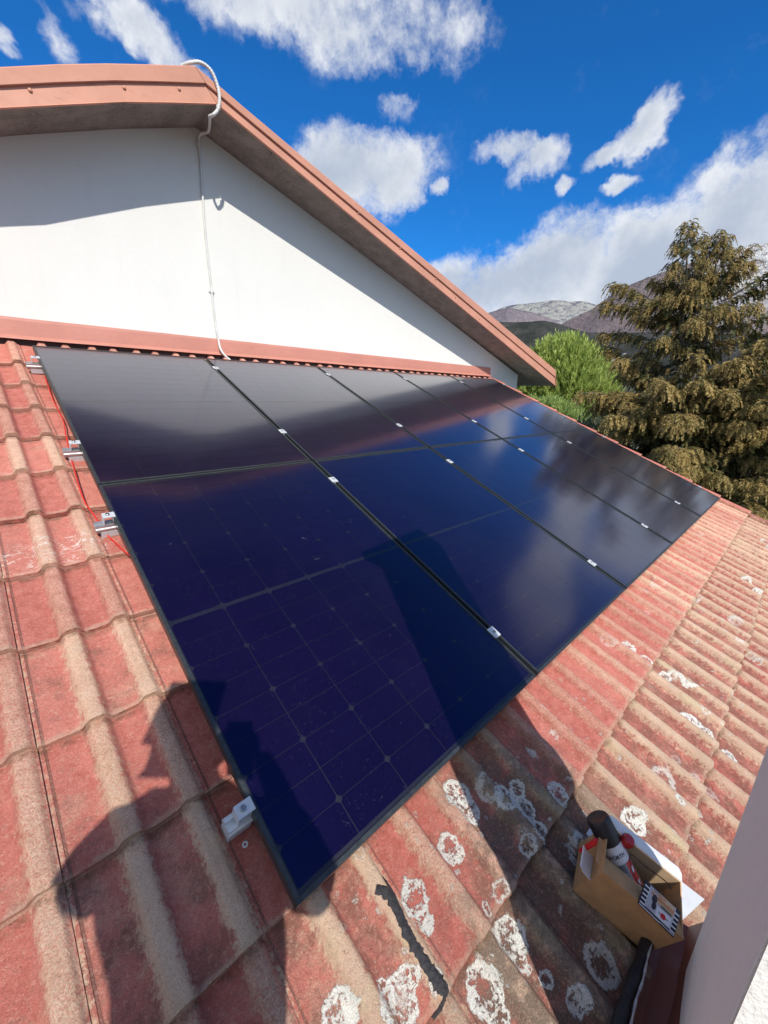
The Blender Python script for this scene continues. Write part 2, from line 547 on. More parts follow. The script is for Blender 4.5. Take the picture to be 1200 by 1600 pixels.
def soffit_material():
    m, t, p = material('bare_concrete')
    P = pos(t)
    a = t.noise(P, 7, 7, 0.68)
    b = t.noise(P, 60, 6, 0.7)
    c = t.mix(t.step(a, 0.3, 0.7), (0.16, 0.145, 0.12), (0.28, 0.25, 0.215))
    c = t.mix(t.m('MULTIPLY', t.step(b, 0.4, 0.7), 0.5), c, (0.33, 0.30, 0.26))
    pits = t.step(t.noise(t.vm('MULTIPLY', P, (1, 1, 1)), 38, 3, 0.6), 0.66, 0.70)
    c = t.mix(pits, c, (0.04, 0.037, 0.03))
    t.put(p, 'Base Color', c)
    p.inputs['Roughness'].default_value = 0.95
    t.put(p, 'Normal', t.bump(t.m('SUBTRACT', b, t.m('MULTIPLY', pits, 0.8)), 0.8, 0.008))
    return m


M_CONC = soffit_material()


def metal_paint(name, col, dirt=(0.20, 0.10, 0.07)):
    m, t, p = material(name)
    P = pos(t)
    a = t.noise(P, 3.0, 6, 0.65)
    c = t.mix(t.step(a, 0.3, 0.75), col, tuple(v * 0.84 for v in col))
    s = t.step(t.noise(t.vm('MULTIPLY', P, (3, 3, 14)), 2.5, 7, 0.7), 0.58, 0.78)
    c = t.mix(t.m('MULTIPLY', s, 0.5), c, dirt)
    sp = t.step(t.noise(P, 46, 3, 0.5), 0.72, 0.76)
    c = t.mix(t.m('MULTIPLY', sp, 0.5), c, tuple(v * 0.3 for v in col))
    t.put(p, 'Base Color', c)
    t.put(p, 'Roughness', t.m('MULTIPLY_ADD', a, 0.3, 0.33))
    p.inputs['Metallic'].default_value = 0.0
    p.inputs['Specular IOR Level'].default_value = 0.5
    t.put(p, 'Normal', t.bump(t.noise(t.vm('MULTIPLY', P, (1, 1, 1.5)), 3.0, 3, 0.45), 0.35, 0.03))
    return m


M_FASC = metal_paint('copper_brown_paint', (0.60, 0.285, 0.19))
M_FLASH = metal_paint('dusty_flashing_paint', (0.55, 0.235, 0.175))
M_ALU = simple('mill_aluminium', (0.52, 0.53, 0.54), 0.42, 0.8, 0.06, 90)
M_ALUW = simple('pale_aluminium_clamp', (0.60, 0.62, 0.63), 0.5, 0.3, 0.05, 90)
M_STEEL = simple('bolt_steel', (0.35, 0.35, 0.36), 0.35, 1.0, 0.1, 90)
M_FRAME = simple('black_anodised_frame', (0.045, 0.052, 0.055), 0.38, 0.35, 0.2, 60)
M_BACK = simple('backsheet', (0.006, 0.005, 0.015), 0.5, 0, 0.1, 40)
M_BUS = simple('bus_ribbon', (0.018, 0.018, 0.035), 0.4, 0.3, 0.1, 40)
M_RED = simple('red_cable', (0.62, 0.03, 0.02), 0.45, 0, 0.1, 40)
M_PVC = simple('grey_conduit', (0.60, 0.60, 0.57), 0.45, 0, 0.1, 14)
M_UNDER = simple('felt_and_gap_shade', (0.05, 0.04, 0.035), 0.9, 0, 0.2, 10, objspace=False)


def cell_material():
    m, t, p = material('silicon_cell')
    P = pos(t)
    n1 = t.noise(P, 3.0, 4, 0.6)
    c = t.mix(t.step(n1, 0.3, 0.7), (0.0035, 0.0012, 0.0100), (0.0050, 0.0020, 0.0150))
    t.put(p, 'Base Color', c)
    p.inputs['Roughness'].default_value = 0.35
    p.inputs['Specular IOR Level'].default_value = 0.5
    p.inputs['Roughness'].default_value = 0.30
    p.inputs['Specular IOR Level'].default_value = 0.55
    p.inputs['Specular Tint'].default_value = (0.05, 0.08, 1.0, 1)
    return m


def glass_material():
    m, t, p = material('module_glass')
    P = pos(t)
    t.n.remove(p)
    out = t.n['Material Output']
    geo = t.n.new('ShaderNodeNewGeometry')
    cosv = t.m('ABSOLUTE', t.vm('DOT_PRODUCT', geo.outputs['Incoming'], geo.outputs['Normal']))
    frv = t.m('MULTIPLY_ADD', t.m('POWER', t.m('SUBTRACT', 1.0, cosv), 3.7), 0.975, 0.025)
    tr = t.n.new('ShaderNodeBsdfTransparent'); tr.inputs[0].default_value = (0.97, 0.97, 0.98, 1)
    gl = t.n.new('ShaderNodeBsdfGlossy'); gl.inputs['Color'].default_value = (0.96, 0.97, 1.0, 1)
    big = t.noise(P, 0.8, 3, 0.5)
    gl.inputs['Roughness'].default_value = 0.13
    t.put(gl, 'Roughness', t.m('MULTIPLY_ADD', big, 0.06, 0.085))
    t.put(gl, 'Normal', t.bump(t.noise(P, 1.7, 2, 0.5), 0.03, 0.02))
    mx = t.n.new('ShaderNodeMixShader')
    t.put(mx, 0, frv); t.l.new(tr.outputs[0], mx.inputs[1]); t.l.new(gl.outputs[0], mx.inputs[2])
    # dust, specks and dried smudges on the pane
    df = t.n.new('ShaderNodeBsdfDiffuse'); df.inputs[0].default_value = (0.42, 0.38, 0.40, 1)
    dust = t.m('MULTIPLY', t.step(t.noise(P, 1.3, 5, 0.6), 0.25, 0.8), 0.006)
    speck = t.step(t.noise(P, 390, 1, 0.4), 0.745, 0.79)
    sp = t.m('MULTIPLY', speck, 0.35)
    sm_ = t.m('MULTIPLY', t.step(t.noise(P, 13, 5, 0.65, dist=1.5), 0.655, 0.73), t.step(t.noise(P, 60, 5, 0.7), 0.45, 0.65))
    sm_ = t.m('MULTIPLY', sm_, 0.16)
    f = t.m('ADD', dust, t.m('MAXIMUM', sp, sm_))
    m2 = t.n.new('ShaderNodeMixShader')
    t.put(m2, 0, f); t.l.new(mx.outputs[0], m2.inputs[1]); t.l.new(df.outputs[0], m2.inputs[2])
    t.l.new(m2.outputs[0], out.inputs[0])
    return m


M_CELL = cell_material()
M_GLASS = glass_material()

# ------------------------------------------------------------------ ground and far country
def terrain_mat(name, c1, c2, c3, sc, rock=None):
    m, t, p = material(name)
    P = pos(t)
    a = t.noise(P, sc, 9, 0.68)
    b = t.noise(P, sc * 7, 6, 0.7)
    c = t.mix(t.step(a, 0.35, 0.65), c1, c2)
    c = t.mix(t.step(b, 0.48, 0.68), c, c3)
    if rock:
        rc, zlo, zhi, xlo = rock
        x, y, z = t.sep(P)
        zz = t.m('ADD', z, t.m('MULTIPLY', t.m('SUBTRACT', a, 0.5), (zhi - zlo) * 2.2))
        f = t.m('MULTIPLY', t.step(zz, zlo, zhi), t.step(b, 0.36, 0.55))
        if xlo:
            az = t.m('ARCTAN2', y, x)
            f = t.m('MULTIPLY', f, t.step(t.m('ADD', az, t.m('MULTIPLY', t.m('SUBTRACT', a, 0.5), 0.12)), xlo[0], xlo[1]))
        c = t.mix(f, c, rc)
    t.put(p, 'Base Color', c)
    p.inputs['Roughness'].default_value = 1.0
    p.inputs['Specular IOR Level'].default_value = 0.05
    t.put(p, 'Normal', t.bump(b, 0.8, 0.4 / sc))
    return m


def ridge(name, prof_px, r, depth, zbase, mat, namp, nscale, label, nx=260, ny=40, rough=1.0):
    """a mountain: ridge line seen against the sky, flanks falling to the valley in front"""
    az = []; te = []
    for (x, y) in prof_px:
        d = pdir(x, y)
        az.append(math.atan2(d.x, d.y)); te.append(d.z / math.hypot(d.x, d.y))
    az = np.array(az); te = np.array(te)
    A = np.linspace(az[0], az[-1], nx)
    T = np.interp(A, az, te)
    k = np.ones(5) / 5
    Ts = np.convolve(np.pad(T, 2, 'edge'), k, 'valid')
    V = []; F = []
    for j in range(ny + 8):
        f = j / ny                                  # 0 foot .. 1 ridge .. >1 far side
        for i in range(nx):
            rr = r - depth * (1 - f)
            top = CAM.z + r * Ts[i]
            s = f ** 1.15 if f <= 1 else 1 - (f - 1) * 1.5
            z = zbase + (top - zbase) * s
            x = CAM.x + rr * math.sin(A[i]); y = CAM.y + rr * math.cos(A[i])
            n = noise.fractal(Vector((x / nscale, y / nscale, r * 0.01)), 1.0, 2.0, 6)
            gl = 1 - abs(noise.noise(Vector((x / nscale * 0.6, y / nscale * 0.6, 3.3))))
            amp = namp * (math.sin(min(f, 1) * math.pi * 0.94) + 0.10)
            V.append((x, y, z + n * amp + (gl - 0.75) * amp * 1.0 * (f < 0.97)))
    for j in range(ny + 7):
        for i in range(nx - 1):
            a = j * nx + i
            F.append((a, a + 1, a + nx + 1, a + nx))
    o = link(name, me_from(name, V, F, [mat], True))
    return tag(o, kind='structure')


M_FAR = terrain_mat('bare_mountain', (0.18, 0.18, 0.24), (0.27, 0.25, 0.29), (0.18, 0.19, 0.26), 0.002, ((0.52, 0.52, 0.47), 560, 700, None))  # distance haze put into the rock colours as a bluish tint
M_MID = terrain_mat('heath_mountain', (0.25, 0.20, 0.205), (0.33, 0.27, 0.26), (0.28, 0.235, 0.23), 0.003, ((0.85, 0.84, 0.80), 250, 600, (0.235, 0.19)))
M_MID2 = terrain_mat('heath_hill', (0.21, 0.185, 0.22), (0.33, 0.285, 0.30), (0.25, 0.215, 0.24), 0.004)  # purple heath lightened toward lilac, haze painted into the colour
M_FOR = terrain_mat('winter_forest', (0.045, 0.052, 0.045), (0.10, 0.095, 0.088), (0.06, 0.07, 0.055), 0.03)
M_FOR2 = terrain_mat('mixed_woodland', (0.085, 0.088, 0.07), (0.14, 0.145, 0.10), (0.10, 0.11, 0.075), 0.05)

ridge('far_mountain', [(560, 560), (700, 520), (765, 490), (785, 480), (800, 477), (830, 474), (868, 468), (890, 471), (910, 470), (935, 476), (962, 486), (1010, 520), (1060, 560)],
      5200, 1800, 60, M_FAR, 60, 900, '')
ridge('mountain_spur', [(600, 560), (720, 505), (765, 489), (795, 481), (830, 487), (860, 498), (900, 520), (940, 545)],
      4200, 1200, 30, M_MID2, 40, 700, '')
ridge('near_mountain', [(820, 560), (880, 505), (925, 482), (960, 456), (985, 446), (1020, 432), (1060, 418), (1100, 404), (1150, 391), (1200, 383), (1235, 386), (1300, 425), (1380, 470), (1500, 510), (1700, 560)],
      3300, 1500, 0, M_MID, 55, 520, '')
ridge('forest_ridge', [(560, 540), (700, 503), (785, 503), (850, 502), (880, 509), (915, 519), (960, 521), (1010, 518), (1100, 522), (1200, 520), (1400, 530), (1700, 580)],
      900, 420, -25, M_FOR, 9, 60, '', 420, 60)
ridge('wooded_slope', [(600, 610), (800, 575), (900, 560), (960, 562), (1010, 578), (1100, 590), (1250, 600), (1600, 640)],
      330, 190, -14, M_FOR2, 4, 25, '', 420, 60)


def ground_material():
    m, t, p = material('winter_grass')
    P = pos(t)
    a = t.noise(P, 0.35, 8, 0.7); b = t.noise(P, 4.0, 8, 0.75)
    c = t.mix(t.step(a, 0.4, 0.62), (0.055, 0.075, 0.03), (0.13, 0.115, 0.07))
    c = t.mix(t.step(b, 0.5, 0.7), c, (0.19, 0.17, 0.13))
    t.put(p, 'Base Color', c); p.inputs['Roughness'].default_value = 1.0
    t.put(p, 'Normal', t.bump(b, 1.0, 0.15))
    return m


M_GND = ground_material()
GV = []; GF = []
gr_r = [0, 6, 12, 18, 24, 30, 36, 42, 50, 60, 75, 95, 130, 200, 400, 900, 2500, 9000]
for i, r in enumerate(gr_r):
    for k in range(72):
        a = 2 * math.pi * k / 72
        x, y = r * math.cos(a) + 4, r * math.sin(a)
        z = -7.6 + 0.35 * noise.noise(Vector((x * 0.15, y * 0.15, 0))) * (r > 5) - max(0, min(6, (r - 30) * 0.04)) * (1 if x > 0 else 0.6)
        GV.append((x, y, z))
for i in range(len(gr_r) - 1):
    for k in range(72):
        a = i * 72 + k; b = i * 72 + (k + 1) % 72
        GF.append((a, b, b + 72, a + 72))
tag(link('ground', me_from('ground', GV, GF, [M_GND], True)), kind='structure')


def at(x, y, dist):
    d = pdir(x, y)
    return CAM + d * (dist / math.hypot(d.x, d.y))


# lane across the wooded slope
LV = []; LF = []
for i in range(13):
    s = i / 12
    p0 = at(942 + 36 * s, 567 - 15 * s + 1.5 * math.sin(s * 5), 205)
    q0 = at(942 + 36 * s, 568.4 - 15 * s + 1.5 * math.sin(s * 5), 203)
    LV += [p0, q0, q0 - Vector((0, 0, .25)), p0 - Vector((0, 0, .25))]
for i in range(12):
    for k in range(4):
        a = i * 4 + k; b = i * 4 + (k + 1) % 4
        LF.append((a, b, b + 4, a + 4))
M_LANE = simple('pale_gravel', (0.40, 0.38, 0.34), 0.95, 0, 0.1, 1, objspace=False)
tag(link('lane', me_from('lane', LV, LF, [M_LANE])), kind='structure')


# ------------------------------------------------------------------ foliage helper
def leaf_mesh(name, C, D, Wd, L, Wi, col, mats):
    """kite leaves: C base (n,3), D direction, Wd width direction, L length, Wi width, col (n,3)"""
    n = len(C)
    mid = C + D * (L * 0.45)[:, None]
    tip = C + D * L[:, None]
    nr = np.cross(D, Wd)
    a = mid + Wd * (Wi * 0.5)[:, None] + nr * (Wi * 0.15)[:, None]
    b = mid - Wd * (Wi * 0.5)[:, None] + nr * (Wi * 0.15)[:, None]
    V = np.empty((n, 4, 3)); V[:, 0] = C; V[:, 1] = a; V[:, 2] = tip; V[:, 3] = b
    V = V.reshape(-1, 3)
    me = bpy.data.meshes.new(name)
    me.vertices.add(4 * n); me.vertices.foreach_set('co', V.ravel())
    me.loops.add(4 * n); me.loops.foreach_set('vertex_index', np.arange(4 * n, dtype=np.int32))
    me.polygons.add(n)
    me.polygons.foreach_set('loop_start', np.arange(0, 4 * n, 4, dtype=np.int32))
    me.update(calc_edges=True)
    ca = me.color_attributes.new('tint', 'FLOAT_COLOR', 'POINT')
    cc_ = np.ones((n, 4, 4)); cc_[:, :, :3] = col[:, None, :]
    ca.data.foreach_set('color', cc_.ravel())
    for m_ in mats: me.materials.append(m_)
    return me


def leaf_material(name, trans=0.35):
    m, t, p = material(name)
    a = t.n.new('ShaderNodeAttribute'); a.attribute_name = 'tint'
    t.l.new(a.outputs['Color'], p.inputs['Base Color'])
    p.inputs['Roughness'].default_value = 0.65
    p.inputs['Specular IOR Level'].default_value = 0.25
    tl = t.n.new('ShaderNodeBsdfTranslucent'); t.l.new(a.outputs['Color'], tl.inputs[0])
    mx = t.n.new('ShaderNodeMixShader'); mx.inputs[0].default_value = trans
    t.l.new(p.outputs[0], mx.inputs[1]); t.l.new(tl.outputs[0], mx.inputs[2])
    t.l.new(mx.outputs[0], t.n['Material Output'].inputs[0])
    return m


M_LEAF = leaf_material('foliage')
M_BARK = simple('grey_bark', (0.19, 0.165, 0.14), 0.95, 0, 0.35, 6, 0.8, 30)


def unit(a):
    return a / np.maximum(np.linalg.norm(a, axis=1, keepdims=True), 1e-9)


# --- the bronze cypress by the verge
def cypress():
    base = at(1068, 560, 13.5); top1 = at(1074, 362, 13.5); top2 = at(1128, 372, 13.9)
    X0, Y0 = base.x, base.y
    gz = -7.7
    tree = thing('cypress_tree', 'tall bronze-brown cypress with drooping sprays and twin tops beyond the roof verge', 'tree',
                 Matrix.Translation((X0, Y0, gz)))
    I = Matrix.Translation((-X0, -Y0, -gz))
    fork = at(1080, 600, 13.5)
    tb = MB()
    tb.tube(smoothpath([(X0, Y0, gz - .3), (X0 + .05, Y0, -4), (fork.x, fork.y, fork.z), tuple(at(1064, 520, 13.5)), tuple(at(1072, 440, 13.5)), tuple(top1)], 5),
            [0.16 * (1 - i / 25.5) ** 1.2 + 0.006 for i in range(26)], 10)
    tb.build('trunk', M_BARK, tree, I, True)
    tb = MB()
    tb.tube(smoothpath([tuple(fork), tuple(at(1100, 540, 13.6)), tuple(at(1112, 450, 13.8)), tuple(top2)], 5),
            [0.075 * (1 - i / 15.5) ** 1.2 + 0.006 for i in range(16)], 8)
    tb.build('trunk', M_BARK, tree, I, True)
    C = []; Dd = []; Wv = []; L = []; Wi = []; col = []
    side = Vector((RIGHT.x, RIGHT.y, 0)).normalized()
    limbs = MB()
    R = random.Random(3)

    def spray(p, d, ln, outer, scale=1.0):
        """one flat drooping fan of scale foliage"""
        d = d.normalized()
        wv = d.cross(Vector((0, 0, 1)))
        if wv.length < 1e-3: wv = Vector((1, 0, 0))
        wv.normalize()
        n = 13
        t0 = R.random()
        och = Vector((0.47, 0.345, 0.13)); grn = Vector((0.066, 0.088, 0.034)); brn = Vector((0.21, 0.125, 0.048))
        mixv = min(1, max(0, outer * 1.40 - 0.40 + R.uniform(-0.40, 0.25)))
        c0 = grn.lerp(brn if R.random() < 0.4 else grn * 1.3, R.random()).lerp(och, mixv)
        q = p.copy(); dd = d.copy()
        for i in range(n):
            dd = (dd + Vector((0, 0, -0.17))).normalized()
            q = q + dd * (ln / n)
            for s in (-1, 1):
                ld = (dd * 0.75 + wv * s * R.uniform(0.35, 0.9) + Vector((R.uniform(-.2, .2), R.uniform(-.2, .2), R.uniform(-.45, .1)))).normalized()
                C.append(tuple(q)); Dd.append(tuple(ld))
                w_ = ld.cross(Vector((R.uniform(-1, 1), R.uniform(-1, 1), R.uniform(-1, 1)))).normalized()
                Wv.append(tuple(w_))
                L.append(R.uniform(0.045, 0.105) * scale * (1.15 - 0.5 * i / n)); Wi.append(R.uniform(0.018, 0.032) * scale)
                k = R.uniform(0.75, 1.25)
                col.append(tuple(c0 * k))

    def branch(p, d, ln, dens=1.0, scale=1.0):
        pts = [p.copy()]; q = p.copy(); dd = d.normalized()
        n = 8
        for i in range(n):
            f = i / n
            dd = (dd + Vector((R.uniform(-.12, .12), R.uniform(-.12, .12), (0.07 if f < 0.45 else -0.13)))).normalized()
            q = q + dd * (ln / n)
            pts.append(q.copy())
        limbs.tube(pts, [max(0.005, 0.013 * ln * (1 - i / (n + 1))) for i in range(n + 1)], 5, caps=False)
        ns = int(38 * ln * dens)
        for k in range(ns):
            f = 0.12 + 0.88 * (R.random() ** 0.75)
            i = min(n - 1, int(f * n)); ff = f * n - i
            c = pts[i].lerp(pts[i + 1], ff)
            tdir = (pts[i + 1] - pts[i]).normalized()
            wv = tdir.cross(Vector((0, 0, 1)))
            if wv.length < 1e-3: wv = Vector((1, 0, 0))
            wv.normalize()
            s = R.uniform(-1, 1)
            sd = (tdir * 0.6 + wv * s * 1.1 + Vector((0, 0, R.uniform(-0.35, 0.55)))).normalized()
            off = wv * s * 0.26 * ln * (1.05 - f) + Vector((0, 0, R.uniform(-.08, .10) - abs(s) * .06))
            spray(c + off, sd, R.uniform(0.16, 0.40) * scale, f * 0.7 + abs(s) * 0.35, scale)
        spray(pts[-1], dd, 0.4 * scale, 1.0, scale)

    def crown(pts, r_of, zlo, nb, dens=1.0, scale=1.0):
        for k in range(nb):
            f = (k + R.random()) / nb
            # point along trunk pts (list of Vector) from low to high
            s = f * (len(pts) - 1); i = min(len(pts) - 2, int(s)); p = pts[i].lerp(pts[i + 1], s - i)
            r = r_of(f)
            a = k * 2.399 + R.uniform(-.4, .4)
            up = 0.05 + 0.75 * f ** 3
            d = Vector((math.cos(a), math.sin(a), up + R.uniform(-.1, .15)))
            branch(p, d, r * R.uniform(0.75, 1.2), dens, scale)

    A = lambda x, y, d=13.5: at(x, y, d)
    main = [A(1066, 600), A(1064, 520), A(1070, 440), A(1075, 350)]
    crown([A(1064, 500), A(1070, 430), A(1075, 352)], lambda f: 0.80 * (1 - f) ** 0.9 + 0.12, 0, 40, 1.9, 0.62)
    crown([A(1112, 455, 13.8), A(1120, 405, 13.9), A(1126, 368, 13.9)], lambda f: 0.55 * (1 - f) ** .9 + 0.12, 0, 28, 1.9, 0.62)
    crown([A(1100, 560, 13.6), A(1112, 455, 13.8)], lambda f: 1.0, 0, 14, 1.5, 0.9)
    crown([A(1066, 560), A(1064, 480)], lambda f: 1.0, 0, 12, 1.4, 0.9)
    branch(A(1118, 450, 13.8), A(1160, 405, 14.0) - A(1118, 450, 13.8), 0.95, 1.5, 0.8)
    for (x0, y0, x1, y1, ln, dn) in ((1062, 500, 978, 462, 1.95, 1.6), (1062, 515, 975, 492, 2.0, 1.6), (1064, 548, 978, 532, 2.0, 1.4), (1064, 575, 1000, 575, 1.6, 1.0),
                                     (1130, 470, 1205, 428, 2.1, 1.3), (1125, 520, 1215, 500, 2.3, 1.6), (1120, 545, 1215, 535, 2.3, 1.6), (1110, 590, 1215, 570, 2.3, 1.6)):
        branch(A(x0, y0), A(x1, y1, 13.2) - A(x0, y0), ln, dn)
    # wide skirt in separate tiers
    for (yy_, r_, nb_) in ((636, 2.25, 14), (662, 2.6, 16), (692, 2.8, 17), (725, 2.85, 17), (755, 2.8, 15), (785, 2.6, 12)):
        crown([A(1072, yy_ + 8), A(1072, yy_ - 8)], lambda f: r_, 0, nb_ + 3, 1.6, 1.0)
    for (yy_, r_, nb_) in ((625, 1.2, 8), (655, 1.6, 9), (690, 1.8, 9), (730, 1.9, 9), (770, 1.7, 7)):
        crown([A(1195, yy_ + 8, 15), A(1195, yy_ - 8, 15)], lambda f: r_, 0, nb_ + 2, 1.5, 1.0)
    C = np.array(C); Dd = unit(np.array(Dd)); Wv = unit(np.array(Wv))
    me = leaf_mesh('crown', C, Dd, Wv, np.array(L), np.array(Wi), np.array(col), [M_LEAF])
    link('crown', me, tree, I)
    limbs.build('limb', M_BARK, tree, I)
    return len(C)


NCYP = cypress()


def bushy_tree(name, label, ctr, rad, n, c1, c2, up, leafL, leafW, ground=-7.8, lobes=9, trunk=True, seed=1, cat='tree', tufts=True, trans=None):
    R = np.random.default_rng(seed)
    ctr = np.array(ctr); rad = np.array(rad)
    root = thing(name, label, cat, Matrix.Translation((ctr[0], ctr[1], ground)))
    I = Matrix.Translation((-ctr[0], -ctr[1], -ground))
    # lobes
    ld = unit(R.normal(size=(lobes, 3))); ld[:, 2] = np.abs(ld[:, 2]) * 0.9 - 0.25
    lc = ctr + ld * rad * 0.55; lr = rad * R.uniform(0.38, 0.62, (lobes, 1))
    nt = n // 14 if tufts else n
    li = R.integers(0, lobes, nt)
    d = unit(R.normal(size=(nt, 3)))
    rr = R.uniform(0.35, 1.0, (nt, 1)) ** 0.5
    tp = lc[li] + d * lr[li] * rr
    outer = rr[:, 0]
    if tufts:
        k = 14
        tp = np.repeat(tp, k, 0); outer = np.repeat(outer, k)
        td = np.repeat(unit(d * 0.7 + np.array([0, 0, up])), k, 0)
        tcol = np.repeat(R.uniform(0, 1, nt), k)
        m = len(tp)
        dirs = unit(td + R.normal(size=(m, 3)) * 0.33)
        tp = tp + td * R.uniform(0, leafL * 1.1, (m, 1)) + R.normal(size=(m, 3)) * leafL * 0.10
    else:
        m = nt; dirs = unit(d + R.normal(size=(m, 3)) * 0.6 + np.array([0, 0, up])); tcol = R.uniform(0, 1, m)
    wv = unit(np.cross(dirs, R.normal(size=(m, 3))))
    L = R.uniform(0.6, 1.2, m) * leafL; Wi = R.uniform(0.7, 1.2, m) * leafW
    cA = np.array(c1); cB = np.array(c2)
    col = cA + (cB - cA) * (tcol * 0.7 + 0.3 * R.uniform(0, 1, m))[:, None]
    link('crown', leaf_mesh('crown', tp, dirs, wv, L, Wi, col, [M_LEAF]), root, I)
    if trunk:
        tb = MB()
        c = Vector(ctr)
        tb.tube([(c.x, c.y, ground - .2), (c.x + .1, c.y, (ground + c.z) / 2), (c.x, c.y, c.z)], [0.22, 0.17, 0.08], 8)
        for j in range(lobes):
            tb.tube([(c.x, c.y, c.z - rad[2] * .6), tuple((np.array(c) + lc[j]) / 2 - [0, 0, rad[2] * .15]), tuple(lc[j])], [0.08, 0.05, 0.02], 6)
        tb.build('trunk', M_BARK, root, I, True)
    return root


g = at(880, 612, 24)
bushy_tree('pine_tree', 'bright yellow-green bushy pine behind the end of the brown eave', g + Vector((0, 0, .1)), (2.35, 2.5, 2.85), 130000,
           (0.22, 0.31, 0.06), (0.60, 0.68, 0.20), 1.5, 0.26, 0.050, lobes=30, seed=4)
g = at(850, 668, 19)
bushy_tree('pale_shrub', 'lighter green loose shrub low beneath the yellow-green pine', g, (2.6, 2.0, 1.5), 26000,
           (0.22, 0.31, 0.08), (0.42, 0.52, 0.16), 0.9, 0.22, 0.04, lobes=9, seed=5, cat='shrub')
g = at(940, 700, 16.5)
bushy_tree('olive_shrub', 'grey-green small-leaved shrub between the pine and the cypress', g, (1.9, 1.6, 1.3), 16000,
           (0.11, 0.14, 0.07), (0.30, 0.33, 0.22), 0.4, 0.11, 0.05, lobes=8, seed=6, cat='shrub')
g = at(1200, 775, 22)
bushy_tree('grass_scrub', 'low green scrub on the ground past the roof corner', g + Vector((2, -1, -0.6)), (6.5, 5.5, 1.3), 42000,
           (0.09, 0.12, 0.05), (0.24, 0.27, 0.13), 0.9, 0.26, 0.035, lobes=14, trunk=False, seed=7, cat='scrub')
M_STONE = simple('pale_limestone', (0.55, 0.53, 0.47), 0.95, 0, 0.2, 3, 0.6, 12, objspace=False)
Rr = random.Random(5)
for i, (px, py, dd, s) in enumerate([(1125, 738, 19, .45), (1196, 690, 22, .4), (1168, 742, 24, .35), (1010, 690, 22, .5), (985, 668, 22, .6), (1060, 742, 18, .4), (1190, 700, 26, .5), (1120, 770, 20, .3)]):
    bm = bmesh.new(); bmesh.ops.create_icosphere(bm, subdivisions=2, radius=s)
    for v_ in bm.verts: v_.co *= 1 + 0.5 * noise.noise(v_.co * 2.1 + Vector((i, 0, 0)))
    me = bpy.data.meshes.new('boulder'); bm.to_mesh(me); bm.free(); me.materials.append(M_STONE)
    o = link('boulder', me); p_ = at(px, py, dd); o.location = p_; o.scale = (1.3, 1, .6)
    tag(o, ['pale block past the roof corner beside the lowest cypress sprays', 'pale block at the right picture edge among the outer cypress sprays', 'small pale block right of the cypress, above the scrub',
            'pale block between the olive shrub and the cypress', 'pale block behind the olive shrub, leftmost of all', 'small pale block deep inside the lower cypress, above the panel edge',
            'pale block highest up at the right edge behind the cypress', 'pale block just above the corner where the tiles end'][i], 'rock', 'pale blocks lying behind the cypress')

# ------------------------------------------------------------------ the house
house = thing('house', 'white rendered house with brown metal verge and red double-roll tiled lower roof', 'house', Matrix.Identity(4))
YW = 0.20; YF = -0.22
under = [(-4.6, -0.60), (-0.60, 1.02), (-0.30, 1.118), (0.0, 1.205), (0.058, 1.227), (0.369, 1.367), (0.726, 1.518), (1.322, 1.749), (7.60, -0.058)]
wtop = [(-4.2, -0.40), (-0.60, 1.03), (-0.30, 1.13), (0.075, 1.251), (0.614, 1.465), (1.345, 1.738), (6.90, 0.075)]
# gable wall
poly = [(-4.2, -7.6)] + wtop[0:] + [(6.90, -7.6)]
poly = [(a, b + (0.04 if 0 < i < len(poly) - 1 else 0)) for i, (a, b) in enumerate(poly)]
MB().prism(poly, YW, YW + 0.35, lambda a, b, d: Vector((a, d, b))).build('gable_wall', M_WALL, house)
MB().box(6.60, 6.898, YW + 0.352, 7.0, -7.6, -0.02).build('side_wall', M_WALL, house)
MB().box(-4.198, -3.9, YW + 0.352, 7.0, -7.6, -0.95).build('side_wall', M_WALL, house)
# soffit slab: follows both slopes, subdivided and a little uneven
mb = MB()
nx = 60
us = np.interp(np.linspace(0, 1, nx), np.linspace(0, 1, len(under)), [p[0] for p in under])
us = sorted(set([float(u) for u in np.concatenate([np.linspace(-4.6, 7.6, 60), [p[0] for p in under]])]))
uz = [float(np.interp(u, [p[0] for p in under], [p[1] for p in under])) for u in us]
ys = [YF + 0.004, -0.1, 0.02, 0.12, YW + 0.02, 1.0, 7.4]
V = []; F = []
for j, yy in enumerate(ys):
    for u, z in zip(us, uz):
        V.append((u, yy, z + 0.006 * noise.noise(Vector((u * 3, yy * 6, 0))) + (0.0 if yy < YW else 0.01)))
n = len(us)
for j in range(len(ys) - 1):
    for i in range(n - 1): F.append((j * n + i, j * n + i + 1, (j + 1) * n + i + 1, (j + 1) * n + i))
b0 = len(V)
for j, yy in enumerate((ys[0], ys[-1])):
    for u, z in zip(us, uz): V.append((u, yy, z + 0.13))
for i in range(n - 1):
    F.append((b0 + i, b0 + n + i, b0 + n + i + 1, b0 + i + 1))
    F.append((i, b0 + i, b0 + i + 1, i + 1))
    k = (len(ys) - 1) * n
    F.append((k + i, k + i + 1, b0 + n + i + 1, b0 + n + i))
for i in (0, n - 1): F.append((i, b0 + i, b0 + n + i, (len(ys) - 1) * n + i))
mb.add(V, F).build('eave_slab', M_CONC, house)
# upper roof covering
mb = MB()
for k, ((x0, z0), (x1, z1)) in enumerate((((-4.7, -0.60), (1.24, 1.90)), ((1.25, 1.90), (7.62, 0.16)))):
    mb.prism([(x0, z0 - .05), (x1, z1 - .05), (x1, z1 - .01), (x0, z0 - .01)], YF + 0.03, 7.4, lambda a, b, d: Vector((a, d, b)))
mb.build('upper_roof', M_FLASH, house)

